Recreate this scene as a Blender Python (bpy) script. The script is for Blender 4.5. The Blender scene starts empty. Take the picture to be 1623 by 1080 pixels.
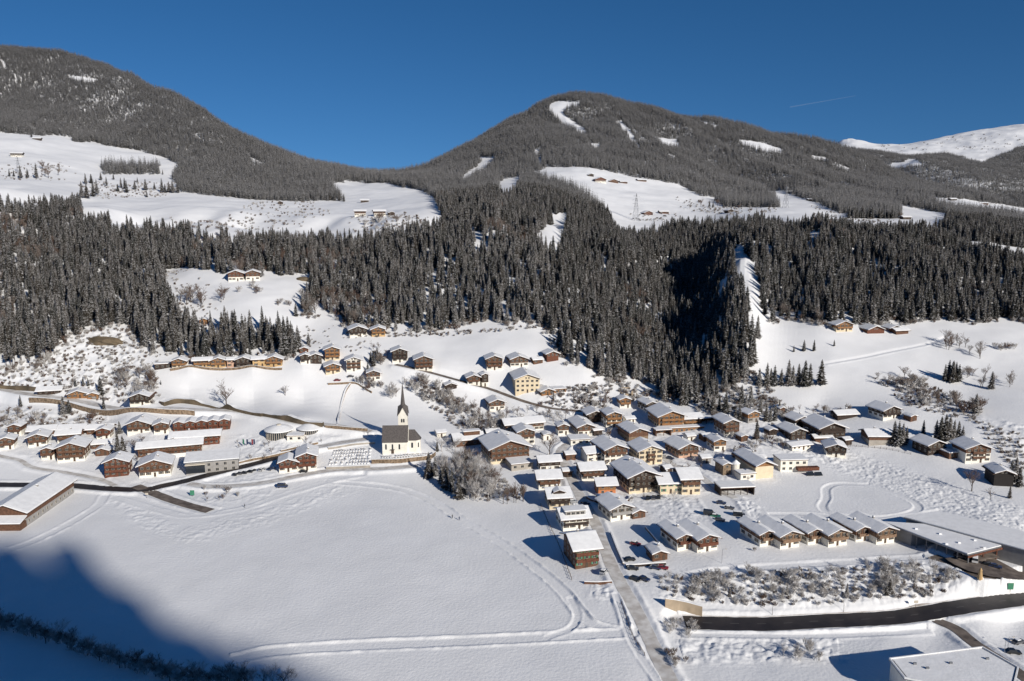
import bpy, bmesh, math, random
import numpy as np
from mathutils import Vector, Matrix, Euler
R = math.radians
sc = bpy.context.scene

# ------------------------------------------------------------------ camera
F, CU, CV, CAMZ = 1262.0, 811.5, 540.0, 136.0
PITCH = math.atan((CV - 324.0) / F)
SP, CP = math.sin(PITCH), math.cos(PITCH)
cam = bpy.data.cameras.new('camera')
cam.sensor_width = 36.0
cam.lens = F / 1623.0 * 36.0
cam.clip_start = 1.0
cam.clip_end = 60000.0
camo = bpy.data.objects.new('camera', cam)
camo.location = (0, 0, CAMZ)
camo.rotation_euler = (math.pi / 2 - PITCH, 0, 0)
sc.collection.objects.link(camo)
sc.camera = camo

# ------------------------------------------------------------------ sky, sun, exposure
SUN_EL = 25.0
SDIR = np.array([0.62, -0.785])
SDIR = SDIR / np.linalg.norm(SDIR)                    # horizontal direction towards the sun
SKYUP = 0.14
w = bpy.data.worlds.new('World')
sc.world = w
w.use_nodes = True
nt = w.node_tree
bg = nt.nodes['Background']
sky = nt.nodes.new('ShaderNodeTexSky')
sky.sky_type = 'NISHITA'
sky.sun_disc = False
sky.sun_elevation = R(SUN_EL)
sky.sun_rotation = math.atan2(SDIR[0], SDIR[1])
sky.altitude = 2200
sky.air_density = 1.0
sky.dust_density = 0.0
sky.ozone_density = 4.0
hs = nt.nodes.new('ShaderNodeHueSaturation'); hs.inputs['Saturation'].default_value = 1.22
nt.links.new(sky.outputs[0], hs.inputs['Color']); nt.links.new(hs.outputs[0], bg.inputs[0])
tcw = nt.nodes.new('ShaderNodeTexCoord'); mpw = nt.nodes.new('ShaderNodeMapping')      # deep winter sky: look higher into the dome
mpw.inputs['Location'].default_value = (0, 0, SKYUP)
nt.links.new(tcw.outputs['Generated'], mpw.inputs[0]); nt.links.new(mpw.outputs[0], sky.inputs[0])
bg.inputs[1].default_value = 0.079
sun = bpy.data.lights.new('sun', 'SUN')
sun.energy = 4.7
sun.angle = R(0.6)
sun.color = (1.0, 0.93, 0.83)
suno = bpy.data.objects.new('sun', sun)
sv = Vector((SDIR[0] * math.cos(R(SUN_EL)), SDIR[1] * math.cos(R(SUN_EL)), math.sin(R(SUN_EL))))
suno.rotation_euler = sv.to_track_quat('Z', 'Y').to_euler()
suno.location = sv * 500
sc.collection.objects.link(suno)
sc.view_settings.view_transform = 'Standard'
sc.view_settings.look = 'None'
sc.view_settings.exposure = 0.0
sc.view_settings.gamma = 1.0
sc.cycles.max_bounces = 5
sc.cycles.diffuse_bounces = 3
sc.cycles.transparent_max_bounces = 6

# ------------------------------------------------------------------ helpers
rng = np.random.default_rng(7)
random.seed(7)
COL = sc.collection


def ray(u, v):
    a = (u - CU) / F
    b = (CV - v) / F
    return a, CP + b * SP, -SP + b * CP               # x, y, z of the direction


def proj(x, y, z):
    f = y * CP - (z - CAMZ) * SP
    up = y * SP + (z - CAMZ) * CP
    return CU + F * x / f, CV - F * up / f


def hash01(ix, iy, seed):
    h = (ix.astype(np.int64) * 374761393 + iy.astype(np.int64) * 668265263 + seed * 1442695041) & 0x7fffffff
    h = ((h ^ (h >> 13)) * 1274126177) & 0x7fffffff
    h = h ^ (h >> 16)
    return (h & 0xffff) / 65535.0


def vnoise(x, y, seed=0):
    ix = np.floor(x); iy = np.floor(y)
    fx = x - ix; fy = y - iy
    fx = fx * fx * (3 - 2 * fx); fy = fy * fy * (3 - 2 * fy)
    ix = ix.astype(np.int64); iy = iy.astype(np.int64)
    a = hash01(ix, iy, seed); b = hash01(ix + 1, iy, seed)
    c = hash01(ix, iy + 1, seed); d = hash01(ix + 1, iy + 1, seed)
    return (a * (1 - fx) + b * fx) * (1 - fy) + (c * (1 - fx) + d * fx) * fy - 0.5


def fbm(x, y, wl, octv=3, seed=0):
    o = 0; amp = 1.0
    for k in range(octv):
        o = o + amp * vnoise(x / wl + 13.7 * k, y / wl + 7.1 * k, seed + k)
        amp *= 0.5; wl *= 0.5
    return o


def inpoly(px, py, poly):
    px = np.asarray(px, float); py = np.asarray(py, float)
    r = np.zeros(px.shape, bool)
    n = len(poly)
    for i in range(n):
        x1, y1 = poly[i]; x2, y2 = poly[(i + 1) % n]
        if y1 == y2: continue
        c = ((y1 > py) != (y2 > py)) & (px < (x2 - x1) * (py - y1) / (y2 - y1) + x1)
        r ^= c
    return r


# ------------------------------------------------------------------ terrain control points
CT = []


def cY(u, v, Y):
    Y = float(np.interp(Y, [450, 500, 545, 590, 650, 750, 900, 1050, 1250, 1500, 1e5], [450, 492, 513, 543, 585, 668, 808, 965, 1195, 1475, 99975]))
    dx, dy, dz = ray(u, v)
    CT.append((dx / dy, math.log(Y), (CAMZ + Y * dz / dy) / Y))


def cZ(u, v, z):
    dx, dy, dz = ray(u, v)
    Y = (z - CAMZ) * dy / dz
    CT.append((dx / dy, math.log(Y), z / Y))


def hid(u, Y, z):
    CT.append(((u - CU) / F, math.log(Y), z / Y))


def column(u, zs, ys, hs):
    hid(u, 100, 0); hid(u, 160, 0)
    for v, z in zs: cZ(u, v, z)
    for v, Y in ys: cY(u, v, Y)
    for Y, z in hs: hid(u, Y, z)


for u0 in (-420, -200, 0):
    column(u0, [(1060, 0), (950, 0), (860, 0), (810, 0), (770, .5), (723, 5), (700, 8), (655, 11), (622, 17)],
           [(590, 540), (540, 600), (450, 700), (380, 830), (330, 950), (285, 1250), (245, 1500), (207, 1750), (140, 2400), (80, 2900)],
           [(3600, 560), (6000, 300), (9000, 200)])
column(100, [(900, 0), (800, 0), (770, .5), (735, 4), (700, 8), (655, 12), (635, 17)],
       [(600, 525), (540, 590), (450, 720), (380, 850), (340, 970), (285, 1350), (218, 1850), (140, 2500), (90, 2850)], [(3500, 500)])
column(200, [(1000, 0), (900, 0), (800, 0), (775, .5), (745, 3), (715, 6), (685, 9), (655, 12), (643, 17)],
       [(600, 525), (545, 590), (500, 650), (440, 750), (380, 870), (350, 1000), (310, 1300), (270, 1600), (240, 1850), (180, 2300), (119, 2700)],
       [(3400, 350), (6000, 300), (9000, 200)])
column(300, [(900, 0), (830, 0), (780, .3), (745, 2), (715, 5), (685, 9), (657, 14)],
       [(620, 505), (585, 535), (560, 575), (510, 640), (440, 745), (380, 880), (350, 1010), (310, 1320), (270, 1650), (220, 2050), (168, 2500)], [(3200, 200)])
column(400, [(1050, 0), (900, 0), (830, 0), (780, .3), (745, 2.6), (715, 5), (690, 8), (662, 13)],
       [(630, 500), (585, 540), (560, 575), (500, 640), (440, 740), (380, 880), (362, 1000), (330, 1250), (300, 1500), (260, 1900), (230, 2300)],
       [(3000, 120), (6000, 200), (9000, 200)])
column(480, [(780, 0), (745, 2), (715, 5), (690, 9), (670, 14)],
       [(630, 500), (580, 545), (540, 610), (500, 660), (440, 760), (380, 900), (355, 1050), (320, 1350), (290, 1650), (263, 2250)], [(2900, 120)])
column(560, [(1000, 0), (850, 0), (770, 0), (742, 2), (715, 6), (690, 10)],
       [(660, 470), (630, 500), (590, 540), (560, 575), (530, 615), (500, 670), (440, 780), (390, 890), (368, 1020), (340, 1200), (310, 1450), (288, 1750), (279, 2150)],
       [(2800, 120), (6000, 200), (9000, 200)])
column(640, [(790, 0), (742, 3), (718, 7), (690, 9)],
       [(660, 470), (625, 500), (590, 535), (550, 590), (520, 635), (470, 720), (410, 840), (360, 1000), (325, 1250), (300, 1550), (280, 2100)], [(2800, 120)])
column(700, [(1000, 0), (870, 0), (795, 0), (745, 2), (710, 5), (680, 7), (650, 11)],
       [(620, 505), (590, 535), (560, 580), (520, 640), (470, 720), (410, 830), (352, 1000), (325, 1200), (295, 1600), (268, 2000), (254, 2300)],
       [(3000, 120), (6000, 200), (9000, 200)])
column(775, [(800, 0), (750, 2.5), (710, 4.5), (680, 7), (655, 10)],
       [(622, 505), (585, 545), (520, 635), (470, 710), (410, 810), (360, 950), (330, 1150), (300, 1450), (262, 2000), (212, 2700)], [(3400, 200)])
column(850, [(1050, 0), (920, 0), (850, 0), (800, 1), (750, 3), (720, 4.5), (690, 7), (660, 10)],
       [(615, 505), (575, 560), (520, 630), (470, 700), (420, 790), (385, 880), (345, 1050), (310, 1250), (285, 1550), (240, 2100), (205, 2600), (172, 3000)],
       [(3800, 300), (6000, 300), (9000, 200)])
column(925, [(1000, 0), (850, 1.5), (800, 2.5), (750, 4), (710, 5.5), (680, 8), (652, 11)],
       [(620, 510), (590, 545), (530, 640), (470, 750), (430, 850), (385, 1000), (345, 1200), (300, 1450), (272, 1650), (220, 2300), (190, 2700), (152, 3050)], [(3900, 350)])
column(1000, [(1050, 0), (990, 0), (950, 1), (900, 2), (850, 2.5), (800, 3), (750, 4), (710, 6), (680, 8), (650, 11)],
       [(620, 525), (600, 560), (530, 690), (480, 800), (425, 930), (385, 1070), (355, 1250), (320, 1420), (282, 1700), (220, 2400), (166, 3050)],
       [(3900, 350), (6000, 350), (9000, 200)])
column(1075, [(760, 4), (710, 6), (680, 8), (650, 12)],
       [(614, 550), (586, 620), (546, 710), (508, 800), (458, 930), (405, 1060), (352, 1280), (318, 1500), (285, 1750), (230, 2350), (185, 3050)], [(3800, 300)])
column(1130, [(700, 7), (665, 11)], [(622, 520), (590, 575), (545, 650), (505, 740), (462, 830), (425, 930), (350, 1280), (318, 1550), (280, 1950), (230, 2500), (196, 3000)], [(3800, 280)])
column(1172, [(760, 4), (700, 8), (665, 12)],
       [(625, 510), (590, 550), (530, 610), (465, 690), (418, 790), (390, 900), (365, 1050), (338, 1300), (318, 1600), (270, 2100), (203, 3000)], [(3800, 250), (6000, 300)])
column(1215, [(700, 8), (665, 12)],
       [(620, 510), (570, 575), (520, 640), (490, 700), (440, 790), (400, 900), (370, 1020), (340, 1250), (318, 1600), (270, 2150), (212, 2950)], [(3700, 220)])
column(1300, [(1060, -1.5), (860, 4), (820, 3), (770, 3), (720, 5), (690, 7), (660, 11), (640, 14)],
       [(600, 530), (560, 590), (515, 650), (460, 740), (400, 860), (370, 980), (345, 1200), (325, 1500), (300, 1900), (260, 2500), (232, 2900)], [(3500, 150), (6000, 300), (9000, 200)])
column(1380, [(770, 3), (720, 5), (690, 9), (660, 13)],
       [(600, 530), (560, 590), (515, 655), (450, 760), (400, 870), (370, 1000), (350, 1250), (320, 1700), (288, 2300), (258, 2800)], [(3300, 120), (4000, 280)])
cY(1335, 227, 5900); hid(1335, 8500, 300)
for uu in (1375,):
    cY(uu, 250, 4300); cY(uu, 241, 5000); cY(uu, 230, 5800)
column(1450, [(1060, -1.5), (860, 3), (800, 3), (750, 4), (720, 6), (690, 10), (660, 15)],
       [(605, 525), (560, 590), (515, 660), (450, 770), (400, 880), (368, 1000), (350, 1250), (320, 1800), (288, 2600)],
       [(3100, 120)])
for u_, l_ in ((1450, [(262, 3900), (248, 4500), (226, 5800)]), (1540, [(290, 3500), (258, 4300), (240, 4900), (209, 5900)]),
               (1620, [(310, 3400), (262, 4300), (240, 4800), (197, 6000)]), (1760, [(310, 3400), (262, 4300), (235, 4800), (190, 6000)]),
               (2000, [(310, 3400), (262, 4300), (235, 4800), (190, 6000)])):
    for v_, y_ in l_: cY(u_, v_, y_)
    hid(u_, 8500, 350)
column(1540, [(800, 3), (760, 4), (720, 7), (690, 12), (655, 16)],
       [(605, 525), (560, 590), (515, 660), (450, 770), (400, 890), (375, 1020), (350, 1350), (325, 1800), (305, 2400)], [(2900, 80)])
for u0 in (1620, 1760, 2000):
    column(u0, [(1050, -1.5), (900, 2.5), (860, 3), (800, 3), (760, 4), (720, 8), (690, 13), (650, 18)],
           [(600, 525), (560, 590), (515, 660), (450, 780), (412, 860), (395, 950), (378, 1100), (350, 1500), (337, 1900), (328, 2300)],
           [(2800, 60)])
for u0 in (1120, 1200, 1300, 1400, 1450): cZ(u0, 905, 3.8); cZ(u0, 890, 4)
cZ(1520, 930, 2.5); cZ(1600, 925, 2.5)
for u0, v0 in ((1110, 984), (1200, 988), (1300, 986), (1400, 981), (1500, 971), (1600, 957), (1700, 942)): cZ(u0, v0, -2)
for u0 in (1150, 1250, 1400, 1550): cZ(u0, 1020, -1.8)
cZ(960, 980, 0); cZ(1020, 980, .3); cZ(1045, 940, 1.5); cZ(1000, 1060, 0)
CT = np.array(CT)
cx, cy, cr = CT[:, 0], CT[:, 1] * 0.55, CT[:, 2]


def tps(d2): return 0.5 * d2 * np.log(d2 + 1e-12)


N = len(cx)
K = tps((cx[:, None] - cx) ** 2 + (cy[:, None] - cy) ** 2) + np.eye(N) * 2e-5
Pm = np.stack([np.ones(N), cx, cy], 1)
A = np.block([[K, Pm], [Pm.T, np.zeros((3, 3))]])
sol = np.linalg.solve(A, np.concatenate([cr, np.zeros(3)]))
GT = np.linspace(-1.0, 1.0, 340)
GL = np.linspace(math.log(95), math.log(9000), 420)
GR = np.empty((len(GL), len(GT)))
for j, L in enumerate(GL):
    d2 = (GT[:, None] - cx) ** 2 + (L * 0.55 - cy) ** 2
    GR[j] = tps(d2) @ sol[:N] + sol[N] + sol[N + 1] * GT + sol[N + 2] * L * 0.55


def bil(arr, gy, gx, yy, xx):
    j = np.clip((yy - gy[0]) / (gy[1] - gy[0]), 0, len(gy) - 1.001)
    i = np.clip((xx - gx[0]) / (gx[1] - gx[0]), 0, len(gx) - 1.001)
    j0 = j.astype(int); i0 = i.astype(int); fj = j - j0; fi = i - i0
    return (arr[j0, i0] * (1 - fi) + arr[j0, i0 + 1] * fi) * (1 - fj) + (arr[j0 + 1, i0] * (1 - fi) + arr[j0 + 1, i0 + 1] * fi) * fj


GUL = 34.0


def zbase(x, y):
    x = np.asarray(x, float); y = np.maximum(np.asarray(y, float), 96)
    z = bil(GR, GL, GT, np.log(y), x / y) * y
    far = np.clip((y - 560) / 900, 0, 1)
    z = z + GUL * np.clip((y - 640) / 160, 0, 1) * np.clip((1150 - y) / 200, 0, 1) * fbm(x, y * .45, 62, 2, 15)
    z = z + far * fbm(x, y, 140, 3, 5) * np.clip(y * .006, 0, 17)
    z = z + np.clip((y - 1500) / 500, 0, 1) * np.clip((3300 - y) / 500, 0, 1) * (-np.abs(fbm(x + y * .18, y * .22, 230, 3, 25)) + .2) * 44
    z = z + np.clip((y - 430) / 200, 0, 1) * fbm(x, y, 30, 3, 9) * 1.2
    return z


# ---- final grid (dense near the camera)
TT = np.linspace(-0.93, 0.93, 1500)
ya = [100.0]
while ya[-1] < 9000:
    y_ = ya[-1]
    st = 0.0022 * y_ if y_ < 600 else (0.0035 * y_ if y_ < 1500 else 0.006 * y_)
    if y_ < 200: st = 1.5
    ya.append(y_ + st)
YY = np.array(ya)
GX = YY[:, None] * TT[None, :]
GY = np.repeat(YY[:, None], len(TT), 1)
Z0 = zbase(GX, GY)
ZF = Z0.copy()
PROT = np.zeros(ZF.shape, bool)


def zat(x, y):
    x = np.asarray(x, float); y = np.asarray(y, float)
    j = np.clip(np.searchsorted(YY, y) - 1, 0, len(YY) - 2)
    fj = np.clip((y - YY[j]) / (YY[j + 1] - YY[j]), 0, 1)
    i = np.clip((x / y - TT[0]) / (TT[1] - TT[0]), 0, len(TT) - 1.001)
    i0 = i.astype(int); fi = i - i0
    return (ZF[j, i0] * (1 - fi) + ZF[j, i0 + 1] * fi) * (1 - fj) + (ZF[j + 1, i0] * (1 - fi) + ZF[j + 1, i0 + 1] * fi) * fj


HY = np.exp(np.linspace(math.log(150), math.log(8000), 2600))


def hit(u, v):
    dx, dy, dz = ray(u, v)
    z = zat(HY * dx / dy, HY)
    rz = CAMZ + HY * dz / dy
    d = rz - z
    k = np.nonzero(d <= 0)[0]
    k = k[0] if len(k) else len(HY) - 1
    if k == 0: k = 1
    f = d[k - 1] / (d[k - 1] - d[k] + 1e-9)
    y = HY[k - 1] + (HY[k] - HY[k - 1]) * min(max(f, 0), 1)
    x = y * dx / dy
    return float(x), float(y), float(zat(x, y))


def wpoly(pts, step=1.5, smooth=True):
    """pixel polyline -> evenly spaced world polyline"""
    P = np.array([hit(u, v)[:2] for u, v in pts])
    if smooth and len(P) > 2:                         # catmull-rom
        Q = []
        E = np.vstack([2 * P[0] - P[1], P, 2 * P[-1] - P[-2]])
        for i in range(1, len(E) - 2):
            p0, p1, p2, p3 = E[i - 1:i + 3]
            for s in np.linspace(0, 1, 12, endpoint=False):
                Q.append(0.5 * (2 * p1 + (p2 - p0) * s + (2 * p0 - 5 * p1 + 4 * p2 - p3) * s * s + (3 * p1 - p0 - 3 * p2 + p3) * s ** 3))
        Q.append(P[-1]); P = np.array(Q)
    d = np.r_[0, np.cumsum(np.hypot(*np.diff(P, axis=0).T))]
    s = np.arange(0, d[-1], step)
    return np.stack([np.interp(s, d, P[:, 0]), np.interp(s, d, P[:, 1])], 1)


def sm(a, n):
    if n < 1 or len(a) < 3: return a
    k = min(n, (len(a) - 1) // 2)
    p = np.r_[[a[0]] * k, a, [a[-1]] * k]
    c = np.cumsum(np.r_[0, p]); m = 2 * k + 1
    return (c[m:] - c[:-m]) / m


def carve(pts, width, raise_=0.0, bank=0.6, blend=4.0, smooth=10, depth=0.12, bankw=2.2, closed=False, rough=0.5, step=1.5, guard=True):
    """cut a way into the terrain; returns the centre line with heights"""
    P = wpoly(pts, step)
    zc = sm(zat(P[:, 0], P[:, 1]), smooth) + raise_
    T = np.gradient(P, axis=0); T /= np.hypot(*T.T)[:, None] + 1e-9
    reach = width / 2 + bankw * 2 + blend
    j0 = np.searchsorted(YY, P[:, 1].min() - reach); j1 = np.searchsorted(YY, P[:, 1].max() + reach)
    sub = (slice(max(j0, 0), min(j1, len(YY))), slice(None))
    X = GX[sub]; Yv = GY[sub]
    xm = (X > P[:, 0].min() - reach) & (X < P[:, 0].max() + reach)
    idx = np.nonzero(xm)
    xs = X[idx]; ys = Yv[idx]
    # prefilter on a coarse raster
    cell = reach
    occ = set()
    for q in P[::2]:
        a, b = int(q[0] // cell), int(q[1] // cell)
        for da in (-1, 0, 1):
            for db in (-1, 0, 1): occ.add((a + da) * 100000 + b + db)
    keep = np.isin((xs // cell).astype(np.int64) * 100000 + (ys // cell).astype(np.int64), np.array(list(occ)))
    idx = (idx[0][keep], idx[1][keep]); xs = xs[keep]; ys = ys[keep]
    best = np.full(len(xs), 1e9); bi = np.zeros(len(xs), int)
    for c in range(0, len(xs), 20000):
        d2 = (xs[c:c + 20000, None] - P[:, 0]) ** 2 + (ys[c:c + 20000, None] - P[:, 1]) ** 2
        k = d2.argmin(1); bi[c:c + 20000] = k; best[c:c + 20000] = d2[np.arange(len(k)), k]
    dx = xs - P[bi, 0]; dy = ys - P[bi, 1]
    along = dx * T[bi, 0] + dy * T[bi, 1]
    lat = np.sqrt(np.maximum(best - np.minimum(along ** 2, best), 0))
    end = ((bi == 0) | (bi == len(P) - 1)) & (np.abs(along) > step)
    lat = np.where(end, np.sqrt(best), lat)
    fi = np.clip(bi + along / step, 0, len(P) - 1)
    zr = np.interp(fi, np.arange(len(P)), zc)
    Zs = ZF[sub]; z = Zs[idx]
    pr = PROT[sub]; prot = pr[idx]
    h = width / 2
    k = np.clip((lat - h) / blend, 0, 1); k = k * k * (3 - 2 * k)
    zn = (zr - depth) * (1 - k) + z * k
    bk = .55 * bank * np.exp(-((lat - h - bankw * .75) / (bankw * .5)) ** 2)
    bk = bk * (1 + rough * 1.6 * fbm(xs, ys, 3.0, 2, 31)) * (1 + rough * fbm(xs, ys, 11.0, 2, 33))
    zn = zn + np.where((lat > h) & ~end, bk, 0)
    zn = np.where(prot, z, zn)
    if guard:
        prot |= lat < h - .15; pr[idx] = prot; PROT[sub] = pr
    Zs[idx] = zn
    ZF[sub] = Zs
    return P, zc, T

# ------------------------------------------------------------------ materials
def mat(name, col, rough=0.8, noise=0.0, scale=1.0, col2=None, bump=0.0, bscale=None, metal=0.0, planks=0.0, spec=None):
    m = bpy.data.materials.new(name); m.use_nodes = True
    t = m.node_tree; b = t.nodes['Principled BSDF']
    b.inputs['Base Color'].default_value = (*col, 1); b.inputs['Roughness'].default_value = rough; b.inputs['Metallic'].default_value = metal
    if spec is not None: b.inputs['Specular IOR Level'].default_value = spec
    tc = t.nodes.new('ShaderNodeTexCoord')
    if noise > 0 or col2:
        n = t.nodes.new('ShaderNodeTexNoise'); n.inputs['Scale'].default_value = scale; n.inputs['Detail'].default_value = 5
        t.links.new(tc.outputs['Object'], n.inputs['Vector'])
        rp = t.nodes.new('ShaderNodeValToRGB'); rp.color_ramp.elements[0].position = .35; rp.color_ramp.elements[1].position = .65
        c2 = col2 or tuple(min(1, c * (1 + noise)) for c in col); c1 = col if col2 else tuple(c * (1 - noise) for c in col)
        rp.color_ramp.elements[0].color = (*c1, 1); rp.color_ramp.elements[1].color = (*c2, 1)
        t.links.new(n.outputs['Fac'], rp.inputs[0])
        out = rp.outputs[0]
        if planks > 0:
            wv = t.nodes.new('ShaderNodeTexWave'); wv.bands_direction = 'Z'; wv.inputs['Scale'].default_value = planks; wv.inputs['Distortion'].default_value = .6
            t.links.new(tc.outputs['Object'], wv.inputs['Vector'])
            mx = t.nodes.new('ShaderNodeMix'); mx.data_type = 'RGBA'; mx.blend_type = 'MULTIPLY'; mx.inputs[0].default_value = .55
            t.links.new(out, mx.inputs[6]); t.links.new(wv.outputs['Color'], mx.inputs[7]); out = mx.outputs[2]
        t.links.new(out, b.inputs['Base Color'])
    if bump > 0:
        n2 = t.nodes.new('ShaderNodeTexNoise'); n2.inputs['Scale'].default_value = bscale or scale; n2.inputs['Detail'].default_value = 6
        t.links.new(tc.outputs['Object'], n2.inputs['Vector'])
        bp = t.nodes.new('ShaderNodeBump'); bp.inputs['Strength'].default_value = .6; bp.inputs['Distance'].default_value = bump
        t.links.new(n2.outputs['Fac'], bp.inputs['Height']); t.links.new(bp.outputs[0], b.inputs['Normal'])
    return m


M = {}
M['snow'] = mat('snow', (.81, .82, .835), .65, .03, .05, bump=.25, bscale=.9, spec=.2)
M['roofsnow'] = mat('roof_snow', (.81, .82, .835), .65, .05, .4, bump=.12, bscale=1.3, spec=.2)
M['white'] = mat('white_plaster', (.78, .75, .67), .9, .06, .5)
M['cream'] = mat('cream_plaster', (.66, .56, .40), .9, .07, .5)
M['ochre'] = mat('ochre_plaster', (.52, .35, .17), .9, .08, .5)
M['pink'] = mat('pink_plaster', (.56, .36, .26), .9, .07, .5)
M['orange'] = mat('orange_plaster', (.55, .20, .08), .9, .08, .5)
M['grey'] = mat('grey_render', (.30, .29, .28), .9, .1, .5)
M['wood'] = mat('brown_wood', (.165, .080, .045), .8, .3, 1.2, planks=1.2)
M['red'] = mat('red_wood', (.17, .058, .030), .8, .3, 1.2, planks=1.2)
M['dark'] = mat('dark_wood', (.050, .032, .024), .85, .35, 1.2, planks=1.2)
M['black'] = mat('tarred_wood', (.018, .014, .013), .85, .3, 1.2, planks=1.2)
M['larch'] = mat('larch_wood', (.34, .165, .065), .75, .25, 1.2, planks=1.2)
M['tan'] = mat('pale_larch_wood', (.30, .19, .12), .8, .25, 1.2, planks=1.2)
M['fascia'] = mat('fascia_wood', (.10, .05, .03), .8, .2, 2)
M['glass'] = mat('window_glass', (.025, .03, .038), .12, spec=.6)
M['frame'] = mat('window_frame', (.55, .50, .42), .6)
M['shutter'] = mat('shutter_wood', (.07, .045, .03), .7)
M['green'] = mat('green_shutter', (.05, .22, .13), .6)
M['slate'] = mat('dark_slate', (.085, .075, .072), .7, .25, 1.5)
M['concrete'] = mat('concrete', (.36, .33, .29), .9, .15, .4)
M['beige'] = mat('beige_concrete', (.40, .32, .23), .9, .15, .3)
M['stone'] = mat('rubble_stone', (.12, .085, .055), .95, .4, .9, col2=(.30, .22, .15), bump=.2, bscale=1.5)
M['rock'] = mat('brown_rock', (.07, .055, .035), .95, .4, .12, col2=(.17, .13, .085), bump=.5, bscale=.6)
M['metal'] = mat('grey_metal', (.25, .26, .28), .45, metal=.6)
M['post'] = mat('weathered_post', (.09, .06, .045), .85, .3, 3)
M['tyre'] = mat('tyre_rubber', (.02, .02, .02), .8)
M['asphalt'] = mat('wet_asphalt', (.018, .015, .016), .55, .35, .25, col2=(.034, .028, .027))
M['slush'] = mat('gritted_snow_road', (.46, .43, .40), .85, .2, .30, col2=(.70, .69, .67))
M['slushdark'] = mat('thawed_road', (.085, .068, .058), .8, .3, .3, col2=(.20, .165, .14))
M['dirtysnow'] = mat('dirty_snow', (.40, .33, .26), .85, .2, .3, col2=(.68, .64, .60))


def add_snow_tree_mat(name, a, b, snow, lo, hi, rough=.9, sc=.55):
    """needles with snow lying on the upper side of the boughs"""
    m = bpy.data.materials.new(name); m.use_nodes = True; t = m.node_tree; bs = t.nodes['Principled BSDF']
    bs.inputs['Roughness'].default_value = rough; bs.inputs['Specular IOR Level'].default_value = .1
    tc = t.nodes.new('ShaderNodeTexCoord'); oi = t.nodes.new('ShaderNodeObjectInfo')
    n = t.nodes.new('ShaderNodeTexNoise'); n.inputs['Scale'].default_value = sc; n.inputs['Detail'].default_value = 4
    t.links.new(tc.outputs['Object'], n.inputs['Vector'])
    mr = t.nodes.new('ShaderNodeMapRange'); mr.inputs[1].default_value = lo; mr.inputs[2].default_value = hi
    t.links.new(n.outputs['Fac'], mr.inputs[0])
    c = t.nodes.new('ShaderNodeMix'); c.data_type = 'RGBA'
    c.inputs[6].default_value = (*a, 1); c.inputs[7].default_value = (*b, 1); t.links.new(oi.outputs['Random'], c.inputs[0])
    mx = t.nodes.new('ShaderNodeMix'); mx.data_type = 'RGBA'; mx.inputs[7].default_value = (*snow, 1)
    t.links.new(mr.outputs[0], mx.inputs[0]); t.links.new(c.outputs[2], mx.inputs[6]); t.links.new(mx.outputs[2], bs.inputs['Base Color'])
    return m


M['needle'] = add_snow_tree_mat('spruce_needles', (.017, .019, .014), (.046, .037, .027), (.37, .37, .38), .52, .70, sc=1.1)
M['needle2'] = add_snow_tree_mat('dusted_needles', (.036, .034, .027), (.072, .060, .047), (.42, .41, .41), .46, .66, sc=.9)
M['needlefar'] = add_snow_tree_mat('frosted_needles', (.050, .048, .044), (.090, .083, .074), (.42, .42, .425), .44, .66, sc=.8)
M['needlesnow'] = mat('snow_on_boughs', (.40, .395, .40), .8)
M['bark'] = mat('bark', (.075, .055, .042), .9, .3, 2)
M['twig'] = mat('bare_twigs', (.20, .165, .145), .9, .3, .8)
M['redtwig'] = mat('reddish_twigs', (.13, .085, .065), .9, .3, .8)
M['frost'] = mat('frosted_twigs', (.30, .275, .255), .9, .3, .5, col2=(.66, .65, .645))


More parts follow.
